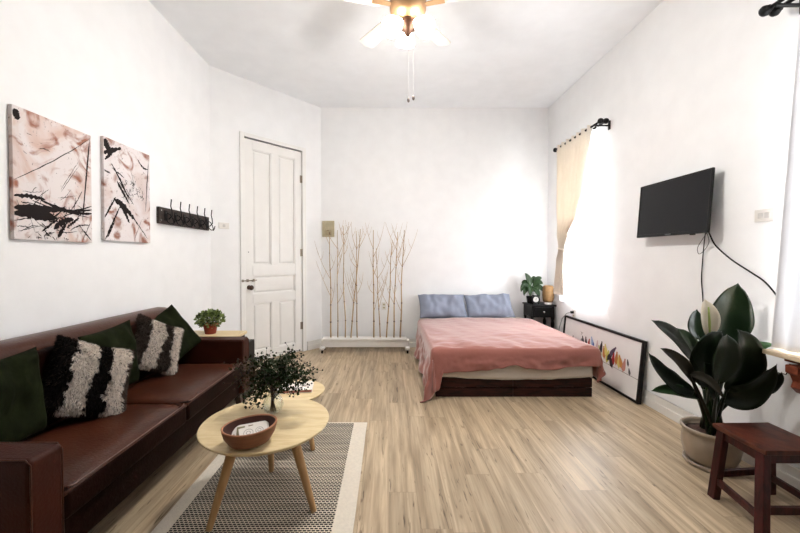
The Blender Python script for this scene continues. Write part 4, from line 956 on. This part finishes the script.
MB().lathe([(.13,.201),(.08,.210),(.001,.214)], LP, 32, fn=lambda x,y,z: (x,y,z+.006*noise.noise((x*30,y*30,0)))).build('soil', M['soil'], pl_, smooth=True)
rnd = random.Random(2)
lily = [  # blade base, control, tip (columns, rows, depth), width, facing, material
 ((724,350,2.27),(727,312,2.27),(738,283,2.2),.235,(-.5,-1,.15),'leaf'),
 ((700,340,2.28),(693,325,2.3),(697,309,2.32),.10,(-.4,-1,.1),'leaf'),
 ((702,372,2.2),(682,338,2.15),(651,320,2.1),.13,(.2,-1,.5),'leaf'),
 ((705,380,2.15),(697,348,2.1),(677,328,2.1),.13,(.3,-1,.4),'leafm'),
 ((694,390,2.1),(664,388,2.05),(648,352,2.0),.135,(.1,-1,.7),'leaf'),
 ((695,384,2.05),(684,360,2.0),(660,348,2.0),.085,(-.2,-1,.6),'leafb'),
 ((699,398,2.1),(678,388,2.05),(651,391,1.98),.085,(0,-.75,.8),'leafm'),
 ((709,388,2.12),(700,352,2.05),(722,331,2.05),.20,(-.3,-1,.2),'leaf'),
 ((726,392,2.1),(760,358,2.0),(737,329,2.02),.20,(0,-1,.2),'leaf'),
 ((718,384,2.0),(726,352,1.96),(727,334,1.98),.17,(0,-1,.3),'leaf'),
 ((722,398,2.15),(750,402,2.05),(777,364,1.93),.16,(-.1,-1,.5),'leaf'),
 ((738,368,2.12),(750,343,2.08),(776,345,2.04),.08,(0,-.6,.9),'leafm'),
 ((748,388,2.08),(768,385,2.02),(782,372,1.95),.12,(-.1,-1,.2),'leaf'),
 ((690,375,2.0),(708,374,1.96),(725,400,1.92),.06,(-.1,-1,.7),'leafb'),
 ((706,392,2.24),(702,362,2.25),(714,338,2.26),.16,(.1,-1,.1),'leaf'),
 ((716,398,2.05),(712,380,2.0),(704,362,1.98),.14,(.1,-1,.3),'leaf'),
]
for i, (a, c, b, w, fc, mk) in enumerate(lily):
    m = MB(); A, Cc, B = P(*a), P(*c), P(*b); blade(m, A, Cc, B, w, fc, 20, 8, fold=.3, peak=.42, ripple=.02)
    base = LP + Vector((rnd.uniform(-.045,.045)-.01, rnd.uniform(-.05,.05), .205)); tg = (Cc - A).normalized()
    md = (base+A)/2 + Vector((0,0,.03)); m.tube([bez(base, md, A, k/6) for k in range(7)] + [A + tg*.03], [.011,.0105,.0095,.0085,.007,.006,.005,.003], 8)
    m.build('leaf', M[mk], pl_, smooth=True, solid=.0012)
m = MB()
for k in range(9):
    b0 = LP + Vector((rnd.uniform(-.05,.05)-.01, rnd.uniform(-.05,.05), .215)); t0 = P(rnd.uniform(700,719), rnd.uniform(385,400), 2.2); m.tube([b0, (b0+t0)/2, t0], [.017,.016,.010], 8)
m.build('stems', M['leaf'], pl_, smooth=True)
fl = MB(); blade(fl, P(709,339,2.1), P(708,318,2.06), P(704.5,299,2.1), .115, (-.15,-1,.1), 18, 8, fold=.5, peak=.5); fl.build('flower_spathe', M['spathe'], pl_, smooth=True, solid=.001)
m = MB(); m.tube([P(710,338,2.08), P(709.5,322,2.06), P(708.5,307,2.07)], [.005,.0065,.004], 10); m.build('spadix', M['spadix'], pl_, smooth=True)
m = MB(); A = P(709.5,339,2.09); b0 = LP + Vector((0,0,.22)); m.tube([bez(b0, (b0+A)/2, A, k/5) for k in range(6)], .006, 8); m.build('flower_stalk', M['stem'], pl_, smooth=True)

# ------------------------------------------------------------------ stool
so = thing('wooden_stool', 'small reddish brown wooden stool in the near right corner', 'stool', (1.9, 1.8, 0))
q0 = [(1.750,1.655),(2.06,1.655),(2.068,1.948),(1.756,1.94)]; sz = .40
MB().hexa([(x,y,sz-.024) for x,y in q0], [(x,y,sz) for x,y in q0]).build('seat', M['stool'], so, bevel=.004)
tops = [(1.772,1.690),(2.03,1.690),(2.036,1.915),(1.788,1.908)]; feet = [(1.685,1.605),(2.075,1.605),(2.10,1.965),(1.755,1.925)]
def legpt(k, z): t = 1 - z/(sz-.024); return Vector((lerp(tops[k][0], feet[k][0], t), lerp(tops[k][1], feet[k][1], t), z))
for k in range(4): MB().beam(legpt(k, sz-.0245), legpt(k, 0), .036, .042, (0,1,0)).build('leg', M['stoolleg'], so, bevel=.003)
for k in range(4):
    a, b = legpt(k, sz-.048), legpt((k+1)%4, sz-.048); d = (b-a).normalized(); MB().beam(a + d*.019, b - d*.019, .018, .046).build('apron', M['stoolleg'], so, bevel=.002)
    z = .135 if k % 2 == 0 else .10
    a, b = legpt(k, z), legpt((k+1)%4, z); d = (b-a).normalized(); MB().beam(a + d*.021, b - d*.021, .020, .034).build('stretcher', M['stoolleg'], so, bevel=.002)

# ------------------------------------------------------------------ ceiling fan
fc_ = Vector((.135, 2.60, 0))
fan = thing('ceiling_fan', 'brass ceiling fan with pale blades and a cluster of three lit glass shades', 'ceiling fan', (fc_.x, fc_.y, H))
MB().lathe([(.001,H-.001),(.07,H-.001),(.075,H-.03),(.05,H-.06),(.018,H-.075),(.018,3.2),(.001,3.2)], fc_, 32).build('canopy', M['brass'], fan, smooth=True)
MB().lathe([(.001,3.20),(.06,3.20),(.115,3.17),(.13,3.12),(.13,3.06),(.115,3.02),(.08,3.0),(.05,2.99),(.001,2.99)], fc_, 40).build('motor_housing', M['brass'], fan, smooth=True)
MB().lathe([(.001,2.992),(.048,2.99),(.06,2.96),(.055,2.93),(.03,2.91),(.015,2.88),(.001,2.875)], fc_, 32).build('light_kit_hub', M['bronze'], fan, smooth=True)
for k in range(5):
    a = R(54 + 72*k); m = MB(); m.M = Matrix.Translation((fc_.x, fc_.y, 3.085)) @ Matrix.Rotation(a, 4, 'Z') @ Matrix.Rotation(R(10), 4, 'X')
    n = 14
    def f(u, v): 
        x = lerp(.2, .58, u); w = lerp(.05, .068, u)*(1 - .9*max(0, (u-.9)/.1)**3); return (x, lerp(-w, w, v), 0)
    m.grid(f, n, 4); bld = m.build('blade', M['blade'], fan, solid=.007)
    m = MB(); m.M = Matrix.Translation((fc_.x, fc_.y, 3.085)) @ Matrix.Rotation(a, 4, 'Z'); m.beam((.11,0,-.01), (.26,0,-.008), .035, .006, (0,0,1), .06); m.build('blade_arm', M['brass'], bld)
for k, (az, tiltd) in enumerate(((215, 50), (325, 50), (95, 42))):
    a = R(az); d = Vector((math.cos(a)*math.sin(R(tiltd)), math.sin(a)*math.sin(R(tiltd)), -math.cos(R(tiltd))))
    base = Vector((fc_.x + .055*math.cos(a), fc_.y + .055*math.sin(a), 2.965 if k < 2 else 2.995)); rot = d.to_track_quat('Z', 'Y').to_matrix().to_4x4()
    arm = MB().tube([(fc_.x+.03*math.cos(a), fc_.y+.03*math.sin(a), 2.985), base + Vector((.02*math.cos(a), .02*math.sin(a), .012)), base + d*.02], .008, 8).build('lamp_arm', M['brass'], fan, smooth=True)
    m = MB(); m.M = Matrix.Translation(base + d*.015) @ rot
    m.lathe([(.024,0),(.03,.01),(.046,.035),(.062,.07),(.070,.105),(.066,.125),(.063,.125),(.066,.104),(.058,.07),(.042,.036),(.026,.012),(.02,.004)], n=28, close=True); m.build('lamp_shade', M['frost'], arm, smooth=True)
    m = MB(); m.ell(base + d*.075, (.026,.026,.036), 12, 10); m.build('bulb', M['frost'], arm, smooth=True)
    l = bpy.data.lights.new('fan_bulb', 'POINT'); l.energy = LAMP_POWER; l.color = LAMP_COL; l.shadow_soft_size = .05
    lo = bpy.data.objects.new('fan_bulb', l); C.objects.link(lo); lo.location = base + d*.115
for (dx, zb) in ((.005, 2.44), (.04, 2.455)):
    m = MB(); m.tube([(fc_.x+dx, fc_.y, 2.91), (fc_.x+dx, fc_.y, zb)], .0006, 5); ch = m.build('pull_chain', M['plate_in'], fan)
    m = MB(); m.ell((fc_.x+dx, fc_.y, zb-.015), (.010,.010,.018)); m.build('chain_knob', M['ink'], ch, smooth=True)
